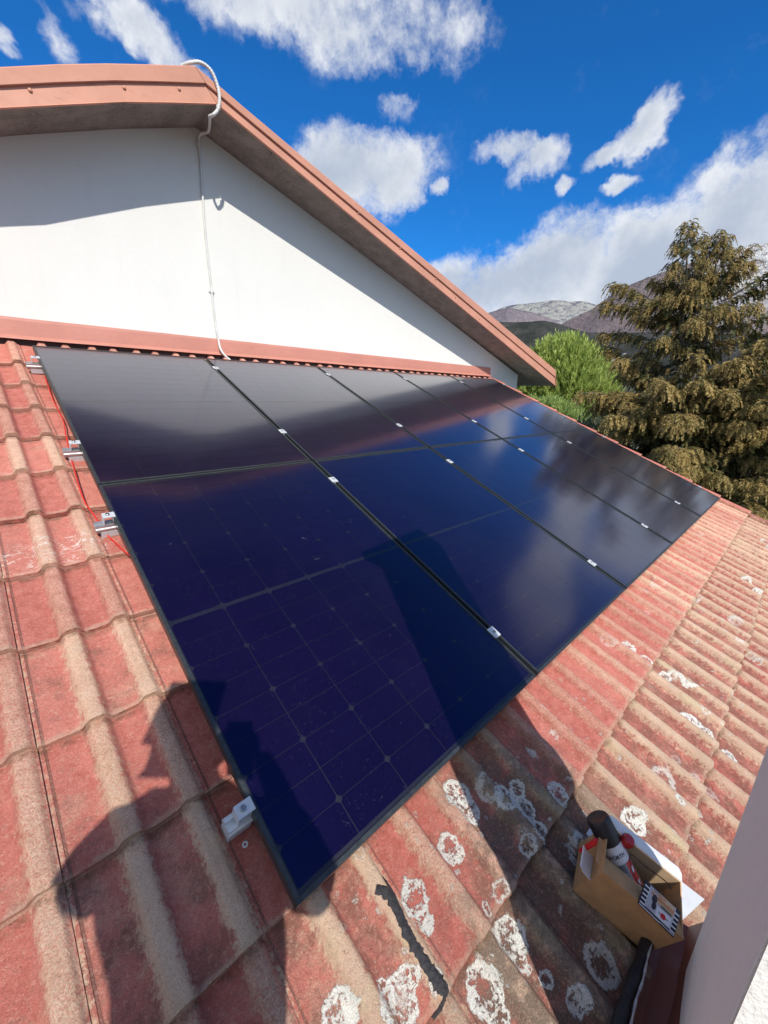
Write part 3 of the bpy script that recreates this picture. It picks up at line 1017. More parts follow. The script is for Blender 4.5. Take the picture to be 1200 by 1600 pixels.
# verge fascia: two stepped bands per slope
ftop = [(-4.75, -0.80), (0.095, 1.416), (0.625, 1.666), (1.18, 1.897), (7.454, 0.222)]
fbot = [(-4.62, -0.955), (0.06, 1.212), (0.37, 1.362), (0.726, 1.513), (1.322, 1.745), (7.60, -0.062)]


def lin(path, s0, s1, n, lo, hi):
    pass


def fascia_run(T, B, name, label):
    # T, B matched lists of (x,z): top & bottom; groove at 46 % of the height
    G = [(t_[0] * .54 + b_[0] * .46, t_[1] * .54 + b_[1] * .46) for t_, b_ in zip(T, B)]
    mb = MB()
    rows = [(T, YF + 0.10, 0.012), (T, YF - 0.016, 0.0), (T, YF - 0.020, -0.006), (G, YF - 0.018, 0.004), (G, YF - 0.014, 0.0),
            (G, YF - 0.001, 0.002), (B, YF - 0.004, 0.006), (B, YF - 0.010, 0.0), (B, YF + 0.012, -0.001)]
    V = []; F = []
    for pth, yy, dz in rows:
        for (x, z) in pth: V.append((x, yy, z + dz))
    n = len(T)
    for j in range(len(rows) - 1):
        for i in range(n - 1): F.append((j * n + i, j * n + i + 1, (j + 1) * n + i + 1, (j + 1) * n + i))
    return mb.add(V, F).build(name, M_FASC, house)


def sub(P0, P1, n):
    return [(P0[0] + (P1[0] - P0[0]) * i / n, P0[1] + (P1[1] - P0[1]) * i / n) for i in range(n + 1)]


Tl = [(-4.75, -0.42), (-0.60, 1.18), (-0.25, 1.30), (0.095, 1.416), (0.36, 1.545), (0.625, 1.666), (0.90, 1.782), (1.18, 1.897)]
Bl = [(-4.62, -0.60), (-0.60, 1.018), (-0.28, 1.122), (0.06, 1.224), (0.37, 1.362), (0.70, 1.508), (1.01, 1.628), (1.322, 1.745)]
FL = fascia_run(Tl, Bl, 'fascia', '')
FR_T = sub((1.184, 1.897), (7.47, 0.222), 12); FR_B = sub((1.326, 1.745), (7.60, -0.062), 12)
FRo = fascia_run(FR_T, FR_B, 'fascia', '')
# end cap of the right run
MB().prism([(7.472, 0.222), (7.602, -0.062), (7.590, -0.062), (7.462, 0.222)], YF - .018, YF + .10, lambda a, b, d: Vector((a, d, b))).build('end_cap', M_FASC, house)
dome = MB().lathe([(0.011, 0), (0.011, .002), (0.0075, .0065), (0.003, .008)], 12)
dm = me_from('rivet', dome.V, dome.F, [M_FASC], True)
riv = [(47, 141), (194, 137), (280, 139), (394, 189), (484, 268), (560, 333), (625, 388), (681, 436), (712, 464), (749, 498), (781, 527), (811, 552), (836, 574), (860, 595)]
for (x, y) in riv:
    h_ = hit(x, y, (0, YF - 0.004, 0), Vector((0, 1, 0)))
    o = link('rivet', dm, FL if x < 320 else FRo)
    o.matrix_local = Matrix.Translation(h_) @ Matrix.Rotation(math.radians(90), 4, 'X')
    o.scale = (1.0, 1.0, 1.0)

# wall flashing over the tiles
FLX = [-2.3, -0.9, 1.62, 3.66, 5.905]
for k in range(4):
    x0, x1 = FLX[k], FLX[k + 1] + 0.03
    mb = MB()
    o_ = 0.0025 * (k % 2)
    sec = [(YW - .001, .186), (YW - .012 - o_, .186), (YW - .014 - o_, .176), (YW - .016 - o_, .168), (YW - .020 - o_, .070), (YW - .046 - o_, .052),
           (YW - .049 - o_, .0455), (YW - .046, .044), (YW - .018, .060), (YW - .001, .060)]
    V = []; F = []
    nn = 26
    for i in range(nn + 1):
        x = x0 + (x1 - x0) * i / nn
        for (yy, zz) in sec:
            V.append((x, yy + 0.0022 * noise.noise(Vector((x * 5, zz * 9, k))), zz + 0.003 * noise.noise(Vector((x * 2.2, 0, k)))))
    m_ = len(sec)
    for i in range(nn):
        for j in range(m_):
            F.append((i * m_ + j, i * m_ + (j + 1) % m_, (i + 1) * m_ + (j + 1) % m_, (i + 1) * m_ + j))
    F.append(tuple(range(m_))); F.append(tuple(nn * m_ + j for j in range(m_))[::-1])
    mb.add(V, F).build('flashing', M_FLASH, house)

MB().box(-4.0, 5.9, YW - .012, YW - .0015, -.12, .058).build('gap_shade_strip', M_UNDER, house)  # dark strip added as painted shade in the gaps under the flashing
# lower roof deck (dark felt) under the tiles
V = [RP(-1.9, -0.30, -.135), RP(5.98, -0.30, -.135), RP(5.98, 5.05, -.135), RP(-1.9, 5.05, -.135)]
V2 = [v - NV * 0.10 for v in V]
deck = MB().add(V + V2, [(0, 1, 2, 3), (7, 6, 5, 4), (0, 4, 5, 1), (1, 5, 6, 2), (2, 6, 7, 3), (3, 7, 4, 0)]).build('lower_roof', M_UNDER, house)
MB().box(-3.1, 5.85, -4.75, YW + .352, -7.6, -2.9).box(5.60, 5.85, -4.75, YW - .01, -2.9, -2.25).build('lower_wall', M_WALL, house)
# gable-side triangle wall under the verge
MB().prism([(-4.75, -2.25), (YW - .01, -2.25), (YW - .01, -.20), (-4.75, -2.26 + .0)], 5.60, 5.85, lambda a, b, d: Vector((d, a, b + (0 if b < -2 else 0)))).build('verge_wall', M_WALL, house)


# tiles
def tile_mesh(seed):
    R = random.Random(seed)
    xs = [0, .003, .0105, .0108, .016, .0162, .03, .05, .07, .085, .093, .098, .103, .108, .113, .118, .127, .137, .146, .151, .156, .161, .166, .172, .185, .205, .222, .232, .237, .242, .247, .252, .257,
          .265, .275, .284, .289, .294, .2985, .2998]
    hs = []
    for x in xs:
        hs.append(prof(x))
    hs[0] = .0045; hs[1] = .006; hs[2] = .0055; hs[3] = .003; hs[4] = .001; hs[5] = 0.0
    vs_ = [0, .15, .30, .375, .398, .404]
    V = []; F = []
    n = len(xs)
    for j, vv in enumerate(vs_):
        for i, (x, h) in enumerate(zip(xs, hs)):
            nz_ = R.uniform(-1, 1)
            dv = 0.0; dn = 0.0009 * noise.noise(Vector((x * 40, vv * 20, seed)))
            if j >= 4:
                dv = 0.0022 * noise.noise(Vector((x * 55, seed * 3.1, 0))) + 0.0012 * noise.noise(Vector((x * 190, seed * 1.7, 2)))
            if j == 5: dn -= 0.0035
            V.append((x, -(vv + dv), h + dn + (vv - TL) * TILT))
    # bottom of the butt
    for i, (x, h) in enumerate(zip(xs, hs)):
        V.append((x, -(.402 + 0.002 * noise.noise(Vector((x * 55, seed * 3.1, 0)))), h - .024))
    for i, (x, h) in enumerate(zip(xs, hs)):
        V.append((x, -.30, h - .026))
    rows = len(vs_) + 2
    for j in range(rows - 1):
        for i in range(n - 1):
            F.append((j * n + i, (j + 1) * n + i, (j + 1) * n + i + 1, j * n + i + 1))
    # right edge wall
    e = n - 1
    V.append((.2998, 0, -TL * TILT - .012)); V.append((.2998, -.404, -.012))
    F.append((e, len(V) - 2, len(V) - 1, 5 * n + e))
    F.append((0, 5 * n, 6 * n, 7 * n))
    me = me_from('roof_tile', V, F, [M_TILE], True)
    me.set_sharp_from_angle(angle=0.75)
    return me


TM = [tile_mesh(s) for s in range(6)]
R = random.Random(11)
ntile = 0
for r in range(-12, 5):
    vb = BUTT0 + r * EXP
    for k in range(-6, 20):
        u0 = SEAM0 + k * TW
        if u0 < -1.7 or u0 > 5.7: continue
        # hidden: far inside the array footprint
        if 0.20 < u0 < 5.3 and 0.20 < vb - EXP and vb < 3.30: continue
        # hidden: out of view beyond the left / below the frame
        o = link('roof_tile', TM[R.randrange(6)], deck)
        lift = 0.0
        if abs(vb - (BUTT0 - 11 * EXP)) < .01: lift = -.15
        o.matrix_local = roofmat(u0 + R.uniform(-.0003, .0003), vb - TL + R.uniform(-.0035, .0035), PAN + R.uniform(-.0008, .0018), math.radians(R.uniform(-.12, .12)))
        if lift: o.matrix_local = roofmat(u0, vb, PAN) @ Matrix.Rotation(-lift, 4, 'X') @ Matrix.Translation((0, TL, 0))
        ntile += 1
# verge tiles along the right edge
vt = MB()
sec = [(0.0, -.01), (0.0, .030), (.012, .040), (.085, .040), (.098, .030), (.098, -.12), (.085, -.12), (.085, .018), (.012, .018), (.012, -.01)]
V = []
for (vv, dz) in ((0, -.022), (.345, 0.0)):
    for (a, b) in sec: V.append((a, -vv, b + dz))
m_ = len(sec)
F = [tuple(range(m_)), tuple(range(m_, 2 * m_))[::-1]] + [(i, (i + 1) % m_, m_ + (i + 1) % m_, m_ + i) for i in range(m_)]
vt.add(V, F)
vo = vt.build('verge_tile', M_TILE, deck, roofmat(5.936, BUTT0 - 12 * EXP - TL + .06, -.065), bevel=.002)
for r in range(-11, 5):
    o = link('verge_tile', vo.data, deck)
    o.matrix_local = roofmat(5.936 + R.uniform(-.002, .002), BUTT0 + r * EXP - TL + .06, -.065, math.radians(R.uniform(-.3, .3)))

# ------------------------------------------------------------------ solar panels
PW, PL, PITCH, ROWP = 1.134, 1.734, 1.1541, 1.742
M_CL = []


def frame_mesh():
    mb = MB()
    t_ = 0.012
    mb.box(0, t_, -PL, 0, -.035, 0); mb.box(PW - t_, PW, -PL, 0, -.035, 0)
    mb.box(t_, PW - t_, -t_, 0, -.035, 0); mb.box(t_, PW - t_, -PL, -PL + t_, -.035, 0)
    return mb


fm = frame_mesh().build('frame', M_FRAME, None, None, bevel=.0012).data
bpy.data.objects.remove(bpy.data.objects['frame'])
gm = me_from('glass_pane', [(.0115, -.0115, -.0022), (PW - .0115, -.0115, -.0022), (PW - .0115, -PL + .0115, -.0022), (.0115, -PL + .0115, -.0022)], [(3, 2, 1, 0)], [M_GLASS])
bm_ = MB().box(.012, PW - .012, -PL + .012, -.012, -.0095, -.0068)
bsm = me_from('backsheet', bm_.V, bm_.F, [M_BACK])
cwx, chy, gp = 0.1812, 0.0912, 0.0028
ch = .010


def cell_poly(top):
    a, b = cwx, chy
    if top: return [(0, 0), (a, 0), (a, -b + ch), (a - ch, -b), (ch, -b), (0, -b + ch)]
    return [(ch, 0), (a - ch, 0), (a, -ch), (a, -b), (0, -b), (0, -ch)]


def cellmesh(top):
    P = cell_poly(top); n = len(P)
    V = [(x, y, 0) for x, y in P] + [(x, y, -.0006) for x, y in P]
    F = [tuple(range(n))[::-1]] + [(i, (i + 1) % n, n + (i + 1) % n, n + i) for i in range(n)]
    return me_from('cell', V, F, [M_CELL])


CMT, CMB_ = cellmesh(True), cellmesh(False)
x_off = (PW - 6 * cwx - 5 * gp) / 2
cells = []
yy = -(PL - 18 * chy - 16 * gp * .6 - .018) / 2
for j in range(18):
    for i in range(6):
        cells.append((x_off + i * (cwx + gp), yy, j % 2 == 0))
    yy -= chy + (gp * .6 if j != 8 else .018)
allc = MB()
for (x, y, tp) in cells:
    P = cell_poly(tp); n = len(P)
    V = [(a + x, b + y, 0) for a, b in P]
    allc.add(V, [tuple(range(n))[::-1]])
allcm = me_from('cell_field', allc.V, allc.F, [M_CELL])
MIDY = -PL / 2
colw = ['leftmost', 'second from the left', 'middle', 'second from the right', 'rightmost']
rown = ['upper row by the wall', 'lower row toward the eave']
for row in range(2):
    for c in range(5):
        lab = f'black solar panel, {colw[c]} of the {rown[row]}'
        if (row, c) == (1, 0): lab = 'large nearest black solar panel at the lower left with its bare corner toward the viewer'
        o = thing('solar_panel', lab, 'solar panel', roofmat(c * PITCH + 0.0, row * ROWP, 0), 'black solar panels clamped on the tiled roof')
        link('frame', fm, o); link('glass_pane', gm, o); link('backsheet', bsm, o)
        rb = MB()
        for (ya) in (MIDY + .002, MIDY - .0055):
            rb.box(.02, PW - .02, ya, ya + .0035, -.0062, -.0056)
        rb.build('bus_ribbon', M_BUS, o)
        if (row == 1 and c < 3) or (row == 0 and c < 2):
            for (x, y, tp) in cells:
                k = link('cell', CMT if tp else CMB_, o)
                k.location = (x, y, -.0055)
        else:
            k = link('cell_field', allcm, o); k.location = (0, 0, -.0055)
            tag(k, kind='stuff')

# ------------------------------------------------------------------ rails with clamps
RAILV = [0.225, 1.352, 1.975, 3.240]
rl = ['short silver rail end by the wall flashing, topmost of four', 'silver mounting rail end beside the upper panel row, second from the top',
      'silver mounting rail end just below the joint of the two panel rows', 'lowest silver bracket and clamp near the free corner of the array']
for i, rv in enumerate(RAILV):
    rail = thing('mounting_rail', rl[i], 'mounting rail', roofmat(0, rv, -.035), 'aluminium rails carrying the panels')
    sec = [(-.018, 0), (-.006, 0), (-.006, -.008), (.006, -.008), (.006, 0), (.018, 0), (.018, -.010), (.0225, -.014), (.0225, -.022), (.017, -.026),
           (.017, -.034), (-.017, -.034), (-.017, -.026), (-.0225, -.022), (-.0225, -.014), (-.018, -.010)]
    x0 = -.066 if i < 3 else -.058
    segs = [(x0, 5.80)]
    if i == 3: segs = [(x0, .10)] + [(c * PITCH - .06, c * PITCH + .06) for c in range(1, 5)] + [(5.70, 5.80)]
    for (a0, a1) in segs:
        MB().prism(sec, a0, a1, lambda a, b, d: Vector((d, a, b - .001))).build('rail_profile', M_ALU if i < 3 else M_ALUW, rail)
    for xx in ([-.02 + 1.2 * q for q in range(5)] if i < 3 else [-.03]):
        MB().box(xx - .028, xx + .035, -.020, .020, -.062, -.0352).build('roof_hook', M_ALUW, rail)
    # end clamps
    for side_, xx in ((-1, 0.0), (1, 4 * PITCH + PW)):
        ec = MB()
        if side_ < 0:
            ec.box(xx - .036, xx + .008, -.017, .017, .0355, .0395)
            ec.box(xx - .036, xx - .032, -.017, .017, .001, .0353)
            ec.box(xx - .0025, xx - .0005, -.017, .017, .012, .0353)
        else:
            ec.box(xx - .008, xx + .030, -.017, .017, .0355, .0395)
            ec.box(xx + .026, xx + .030, -.017, .017, .001, .0353)
        e = ec.build('end_clamp', M_ALUW, rail, bevel=.0008)
        bx = xx + side_ * .018
        MB().lathe([(.0075, .0398), (.0075, .0455), (.006, .0470), (.0035, .0470), (.0035, .0435)], 14, Matrix.Translation((bx, 0, 0))).build('bolt', M_STEEL, e, smooth=True)
    for c in range(1, 5):
        xx = c * PITCH - .010
        mcb = MB().box(xx - .021, xx + .021, -.026, .026, .0355, .0390).box(xx - .0045, xx + .0045, -.026, .026, .002, .0353)
        e = mcb.build('mid_clamp', M_ALUW, rail, bevel=.0008)
        MB().lathe([(.0075, .0392), (.0075, .0430), (.006, .0445), (.0035, .0445), (.0035, .0415)], 12, Matrix.Translation((xx, 0, 0))).build('bolt', M_STEEL, e, smooth=True)

# ------------------------------------------------------------------ cables and conduit
def roofpix(x, y, n):
    return hit(x, y, NV * n, NV)


cab = [roofpix(70, 588, -.075), roofpix(83, 625, -.06), roofpix(98, 655, -.055), roofpix(103, 680, -.055), roofpix(108, 702, -.078), roofpix(113, 722, -.085), roofpix(122, 755, -.062),
       roofpix(133, 785, -.060), roofpix(149, 808, -.068), roofpix(164, 832, -.088), roofpix(180, 848, -.08), roofpix(200, 866, -.075), roofpix(225, 885, -.08)]
tag(MB().tube(smoothpath(cab, 6), .0031, 8).build('red_cable', M_RED, smooth=True), 'thin red solar cable running down the tiles along the left edge of the panels', 'cable')

con = thing('conduit', 'grey plastic conduit looping over the gable peak and running down the white wall', 'conduit', Matrix.Translation((1.33, .19, 0)))
Ic = Matrix.Translation((-1.33, -.19, 0))
hp = lambda x, y, yy: hit(x, y, (0, yy, 0), Vector((0, 1, 0)))
flex = [hp(284, 103, -.17), hp(298, 98, -.22), hp(314, 98, -.244), hp(330, 111, -.252), hp(340, 135, -.252), hp(343, 155, -.250), hp(341, 170, -.244), hp(334, 179, -.235), hp(328, 182, -.19)]
pp = smoothpath(flex, 14)
rs = [.0115 + .0012 * math.sin(i * 2.1) for i in range(len(pp))]
MB().tube(pp, rs, 12).build('flexible_hose', M_PVC, con, Ic, True)
a0 = hp(328, 182, -.19)
p1 = Vector((1.350, .02, a0.z + 0.012)); p2 = Vector((1.338, .15, 1.700)); p3 = Vector((1.335, .183, 1.64))
MB().tube(smoothpath([a0, p1, p2, p3, Vector((1.336, .186, 1.52))], 6), .0105, 12).build('elbow', M_PVC, con, Ic, True)
down = [Vector((1.336, .186, 1.52)), hp(320, 355, .186), hp(329, 440, .186), hp(336, 500, .184), hp(342, 535, .165), hp(345, 546, .13), hp(352, 556, .085), hp(360, 563, .03)]
MB().tube(smoothpath(down, 7), .0092, 12).build('pipe', M_PVC, con, Ic, True)
for q in (hp(310, 226, .186), hp(331, 455, .186)):
    MB().tube([q - Vector((0, 0, .014)), q + Vector((0, 0, .014))], .0135, 12).box(q.x - .024, q.x + .024, q.y + .004, q.y + .013, q.z - .008, q.z + .008).build('clip', M_PVC, con, Ic)
MB().tube([hp(341, 168, -.244) + Vector((0, 0, -.012)), hp(341, 168, -.244) + Vector((0, 0, .012))], .0135, 12).build('clip', M_PVC, con, Ic)

# ------------------------------------------------------------------ chimney
chim = thing('chimney', 'white rough-rendered chimney wall at the right edge, near the viewer', 'chimney', Matrix.Translation((.6, -3.9, -1.9)))
Im = Matrix.Translation((-.6, 3.9, 1.9))
cp = [(.392, -3.868), (.803, -3.840), (.795, -3.955), (.385, -3.985)]
cp = [(.392, -3.868), (.803, -3.840), (.795, -3.990), (.475, -4.035)]
mb = MB(); mb.prism(cp, -2.3, .36, lambda a, b, d: Vector((a - (.11 if d < -2 else 0.0), b, d)))
mb.build('stack', M_CHIM, chim, Im, bevel=.004, smooth=False)
cx, cy = sum(p[0] for p in cp) / 4, sum(p[1] for p in cp) / 4
cx, cy = sum(p[0] for p in cp) / 4, sum(p[1] for p in cp) / 4
cap = [(cx - .03 + (a - cx) * 1.16, cy + (b - cy) * 1.6) for a, b in cp]
MB().prism(cap, .362, .44, lambda a, b, d: Vector((a, b, d))).build('cap', M_CHIM, chim, Im, bevel=.012)
M_DFL = metal_paint('aged_brown_flashing', (0.20, 0.07, 0.045))
M_BLK = simple('black_bitumen', (0.018, 0.017, 0.018), 0.6, 0, 0.35, 50, 0.5, 160)
M_TRIM = simple('grey_sealant', (0.42, 0.43, 0.42), 0.7, 0, 0.25, 60, 0.5, 200)


def chl(u, w_, n):      # along the chimney foot: u, w distance upslope from its face, n above tile plane
    return RP(u, 4.185 - w_ + (0.803 - u) * 0.03, n)


mb = MB()
V = []; F = []
prf = [(.004, .055), (.008, .056), (.012, .050), (.014, -.035), (.050, -.060), (.075, -.062), (.082, -.030), (.086, -.022), (.090, -.026), (.088, -.066), (.05, -.072), (.004, -.060)]
for i in range(13):
    u = .33 + (.845 - .33) * i / 12
    for (w_, n_) in prf: V.append(chl(u, w_ + .002 * math.sin(i * 2.3), n_ + .002 * math.sin(i * 1.7)))
m_ = len(prf)
for i in range(12):
    for j in range(m_): F.append((i * m_ + j, i * m_ + (j + 1) % m_, (i + 1) * m_ + (j + 1) % m_, (i + 1) * m_ + j))
F.append(tuple(range(m_))); F.append(tuple(12 * m_ + j for j in range(m_))[::-1])
mb.add(V, F).build('foot_flashing', M_DFL, chim, Im)
# rolled strip of membrane lying in the back gutter
pts = smoothpath([chl(.30, .104, -.036), chl(.45, .106, -.034), chl(.60, .102, -.032), chl(.74, .094, -.028)], 8)
st = MB(); st.tube(pts, [.013 + .002 * math.sin(i * 1.3) for i in range(len(pts))], 12)
tag(st.build('membrane_roll', M_BLK, smooth=True), 'black rolled strip of roofing membrane lying in the gutter at the chimney foot', 'membrane strip')
edge = smoothpath([chl(.40 + .32 * i / 8, .091 + .0015 * math.sin(i * 2.1), -.018 + .001 * math.sin(i * 3.1)) for i in range(9)], 3)
tag(MB().tube(edge, [.0026 + .0008 * math.sin(i * 1.9) for i in range(25)], 7).build('sealant_bead', M_TRIM, smooth=True), 'thin pale sealant bead along the black strip at the chimney foot', 'sealant')

# ------------------------------------------------------------------ cardboard box and what lies in it
M_CARD = simple('brown_cardboard', (0.52, 0.29, 0.125), 0.85, 0, 0.12, 22, 0.35, 150)
M_CARDIN = simple('cardboard_inside', (0.50, 0.35, 0.21), 0.85, 0, 0.08, 20)
M_WCARD = simple('white_liner', (0.72, 0.73, 0.72), 0.7, 0, 0.05, 20)
bu, bv = .652, 3.915
angb = math.atan2(.052, .195)
# local axes: X = across (toward +u), Y = along the long side (downslope), Z = normal
ax = (RP(1, 0) - RP(0, 0)) * math.cos(angb) - DV * math.sin(angb)
ay = DV * math.cos(angb) + Vector((1, 0, 0)) * math.sin(angb)
B0 = RP(bu, bv, -.072)
BMX = Matrix((( -ay.x, ax.x, NV.x, B0.x), (-ay.y, ax.y, NV.y, B0.y), (-ay.z, ax.z, NV.z, B0.z), (0, 0, 0, 1)))
# matrix basis: X=-ay (upslope), Y=ax (right), Z=normal  -> local box spans x in [-BL,0], y in [0,BW]
BL, BWd, BH, th = .205, .138, .148, .003
box = thing('cardboard_box', 'small open brown cardboard box standing on the tiles beside the chimney', 'box', BMX)
def bpart(name, m, f, mats=None):
    mb = MB(); f(mb); return mb.build(name, m if mats is None else mats, box)
bpart('side_panel', M_CARD, lambda b: b.box(-BL, 0, 0, th, 0, BH))
bpart('side_panel', M_CARDIN, lambda b: b.box(-BL, 0, BWd - th, BWd, 0, BH))
bpart('end_panel', M_CARD, lambda b: b.box(-th, 0, th, BWd - th, 0, BH))
bpart('end_panel', M_CARD, lambda b: b.box(-BL, -BL + th, th, BWd - th, 0, BH))
bpart('base_panel', M_CARDIN, lambda b: b.box(-BL + th, -th, th, BWd - th, 0, th))
# flaps
def flap(name, hinge0, hinge1, direction, ln, mat, taper=0.08):
    h0, h1 = Vector(hinge0), Vector(hinge1); d = Vector(direction).normalized()
    e = (h1 - h0)
    nrm = e.cross(d).normalized() * .0025
    V = [h0, h1, h1 + d * ln - e * taper, h0 + d * ln + e * taper]
    # slight bow
    mid0 = (V[0] + V[3]) / 2 + nrm * 2; mid1 = (V[1] + V[2]) / 2 + nrm * 2
    P = [V[0], V[1], mid1, V[2], V[3], mid0]
    Q = [p + nrm for p in P]
    F = [(0, 1, 2, 5), (5, 2, 3, 4), (11, 8, 7, 6), (10, 9, 8, 11), (0, 6, 7, 1), (1, 7, 8, 2), (2, 8, 9, 3), (3, 9, 10, 4), (4, 10, 11, 5), (5, 11, 6, 0)]
    return MB().add(P + Q, F).build(name, mat, box)
flap('flap', (-BL, 0, BH + .001), (0, 0, BH + .001), (0, .75, -.30), .062, M_CARD, .03)
flap('flap', (0, .01, BH + .001), (0, BWd - .01, BH + .001), (.75, 0, -.75), .020, M_CARD, .12)
flap('flap', (-BL, BWd, BH + .001), (0, BWd, BH + .001), (0, .9, -.12), .035, M_WCARD, .02)
lf = flap('flap', (0.0005, -.002, BH * .62), (0.0005, BWd * .45, BH * .62), (.62, -.15, .45), .055, M_WCARD, .05)

# spray can leaning out of the box
M_CANB = simple('black_plastic_cap', (0.016, 0.014, 0.015), 0.42, 0, 0.1, 40)
M_CANG = simple('can_grey_print', (0.34, 0.35, 0.38), 0.35, 0.4, 0.05, 30)
M_CANW = simple('can_white_print', (0.76, 0.76, 0.78), 0.35, 0, 0.04, 30)
M_CANR = simple('can_red_print', (0.66, 0.02, 0.02), 0.35, 0, 0.05, 30)
Pb = RP(.772, 4.055, -.035)
best = None
for k in range(0, 60):
    n_ = .05 + k * .005
    Pt = roofpix(933, 1276, n_)
    L_ = (Pt - Pb).length
    if best is None or abs(L_ - .235) < best[0]: best = (abs(L_ - .235), Pt)
Pt = best[1]
zax = (Pt - Pb).normalized()
tocam = (CAM - Pb); xax = (tocam - zax * tocam.dot(zax)).normalized(); yax = zax.cross(xax)
CM = Matrix(((xax.x, yax.x, zax.x, Pb.x), (xax.y, yax.y, zax.y, Pb.y), (xax.z, yax.z, zax.z, Pb.z), (0, 0, 0, 1)))
CLn = (Pt - Pb).length
can = thing('spray_can', 'grey and red spray can with a black cap leaning out of the cardboard box', 'spray can', CM)
rc = .0315; capz = CLn - .062
MB().lathe([(rc - .004, 0), (rc, .004), (rc, capz - .052), (rc, capz - .050)], 40).build('can_body', M_CANG, can, smooth=True)
MB().lathe([(rc + .0002, capz - .050), (rc + .0002, capz - .012), (rc - .002, capz - .006), (rc - .004, capz)], 40).build('white_band', M_CANW, can, smooth=True)
MB().lathe([(rc - .0015, capz - .004), (rc + .0018, capz - .003), (rc + .001, CLn - .006), (rc - .002, CLn - .001), (rc - .006, CLn), (rc - .010, CLn - .0015), (0.001, CLn - .0015)], 40).build('cap', M_CANB, can, smooth=True)


def wrapband(a0, a1, z0, z1, r, skew=0.0, n=10):
    V = []; F = []
    for i in range(n + 1):
        a = a0 + (a1 - a0) * i / n
        V += [(r * math.cos(a), r * math.sin(a), z0), (r * math.cos(a + skew), r * math.sin(a + skew), z1)]
    for i in range(n): F.append((2 * i, 2 * i + 2, 2 * i + 3, 2 * i + 1))
    return V, F
mb = MB(); mb.add(*wrapband(.45, 1.15, .02, capz - .051, rc + .0005)); mb.build('red_stripe', M_CANR, can)


def text_mesh(txt, size, M2, mat, parent, name, bold=False, wrap=None):
    cu = bpy.data.curves.new(name, 'FONT'); cu.body = txt; cu.size = size; cu.align_x = 'CENTER'
    if bold: cu.offset = size * 0.025
    cu.resolution_u = 3
    ob = bpy.data.objects.new('tmp', cu); COL.objects.link(ob)
    dg = bpy.context.evaluated_depsgraph_get()
    me = bpy.data.meshes.new_from_object(ob.evaluated_get(dg))
    bpy.data.objects.remove(ob); bpy.data.curves.remove(cu)
    if wrap:
        r, ac, z0 = wrap
        for v_ in me.vertices:
            a = ac + v_.co.x / r
            v_.co = Vector((r * math.cos(a), r * math.sin(a), z0 + v_.co.y))
    me.materials.clear(); me.materials.append(mat)
    me.name = name
    return link(name, me, parent, M2)


M_INK = simple('black_ink', (0.02, 0.02, 0.022), 0.5)
M_WHT = simple('white_ink', (0.8, 0.8, 0.8), 0.5)
text_mesh('WÜRTH', .0135, None, M_INK, can, 'lettering', True, wrap=(rc + .0009, -.02, capz - .034))
text_mesh('S', .016, None, M_WHT, can, 'lettering', True, wrap=(rc + .0009, .10, capz - .085))
mb = MB()
for z_ in (capz - .080, capz - .115, capz - .140):
    mb.add(*wrapband(.66, .92, z_, z_ + .013, rc + .0009, .12, 4))
mb.build('stripe_print', M_WHT, can)

# red-headed second can behind it
Pc = RP(.795, 3.935, -.085)
t2 = thing('red_cap_bottle', 'small bottle with a red cap mostly hidden behind the spray can', 'bottle', Matrix.Translation(Pc) @ RM.to_4x4())
MB().lathe([(.018, 0), (.020, .004), (.020, .125), (.013, .15)], 24).build('bottle_body', M_CANG, t2, smooth=True)
pr_ = hit(968, 1312, RP(0, 0, .085), NV)
MB().lathe([(.014, .150), (.0165, .152), (.0165, .170), (.013, .175), (.001, .175)], 24).build('red_cap', simple('dark_red_plastic', (0.45, 0.02, 0.02), 0.35), t2, smooth=True)
p_l = hit(929, 1316, RP(0, 0, .075), NV)
t3 = thing('red_handle_tool', 'red rounded tool handle showing left of the spray can', 'tool', Matrix.Translation(p_l) @ RM.to_4x4())
MB().tube([(0, 0, -.07), (0, 0, 0), (0, .003, .012)], [.006, .0075, .005], 12).build('handle', M_CANR, t3, smooth=True)

# printed pack lying on the box opening
nC = .092
cA = hit(997, 1411, RP(0, 0, .080), NV); cB = hit(1053, 1464, RP(0, 0, .080), NV)
cD = hit(1019, 1383, RP(0, 0, .098), NV)
ex = (cB - cA); LX = ex.length * 1.08; ex = ex / LX
ey = (cD - cA); ey = ey - ex * ey.dot(ex); LY = ey.length; ey.normalize(); ez = ex.cross(ey)
PM = Matrix(((ex.x, ey.x, ez.x, cA.x), (ex.y, ey.y, ez.y, cA.y), (ex.z, ey.z, ez.z, cA.z), (0, 0, 0, 1)))
pack = thing('printed_card', 'printed card with black and white striped border and orange lettering on the box', 'card', PM)
if ez.dot(CAM - cA) < 0: zs = -1
else: zs = 1
M_CG = simple('card_grey', (0.50, 0.50, 0.53), 0.5); M_CO = simple('card_tan', (0.62, 0.44, 0.27), 0.5)
M_OR = simple('orange_ink', (0.62, 0.17, 0.02), 0.5); M_BK = simple('card_black', (0.015, 0.015, 0.02), 0.45)
MB().box(0, LX, 0, LY, -.004 * zs, 0).build('card_body', M_BK, pack)
def flat(name, polys, mat, z):
    mb = MB()
    for P in polys:
        mb.add([(x * LX, y * LY, z * zs) for x, y in P], [tuple(range(len(P)))])
    return mb.build(name, mat, pack)
def q4(x0, y0, x1, y1): return [(x0, y0), (x1, y0), (x1, y1), (x0, y1)]
st_ = [q4(.02, .17 * i + .10, .15, .17 * i + .155) for i in range(5)] + [q4(.87, .17 * i + .10, .99, .17 * i + .155) for i in range(5)]
st_ += [q4(.02, .01, .60, .045), q4(.60, .035, .99, .065), q4(.15, .10, .165, .98), q4(.855, .10, .87, .98)]
flat('striped_border', st_, M_WHT, .0006)
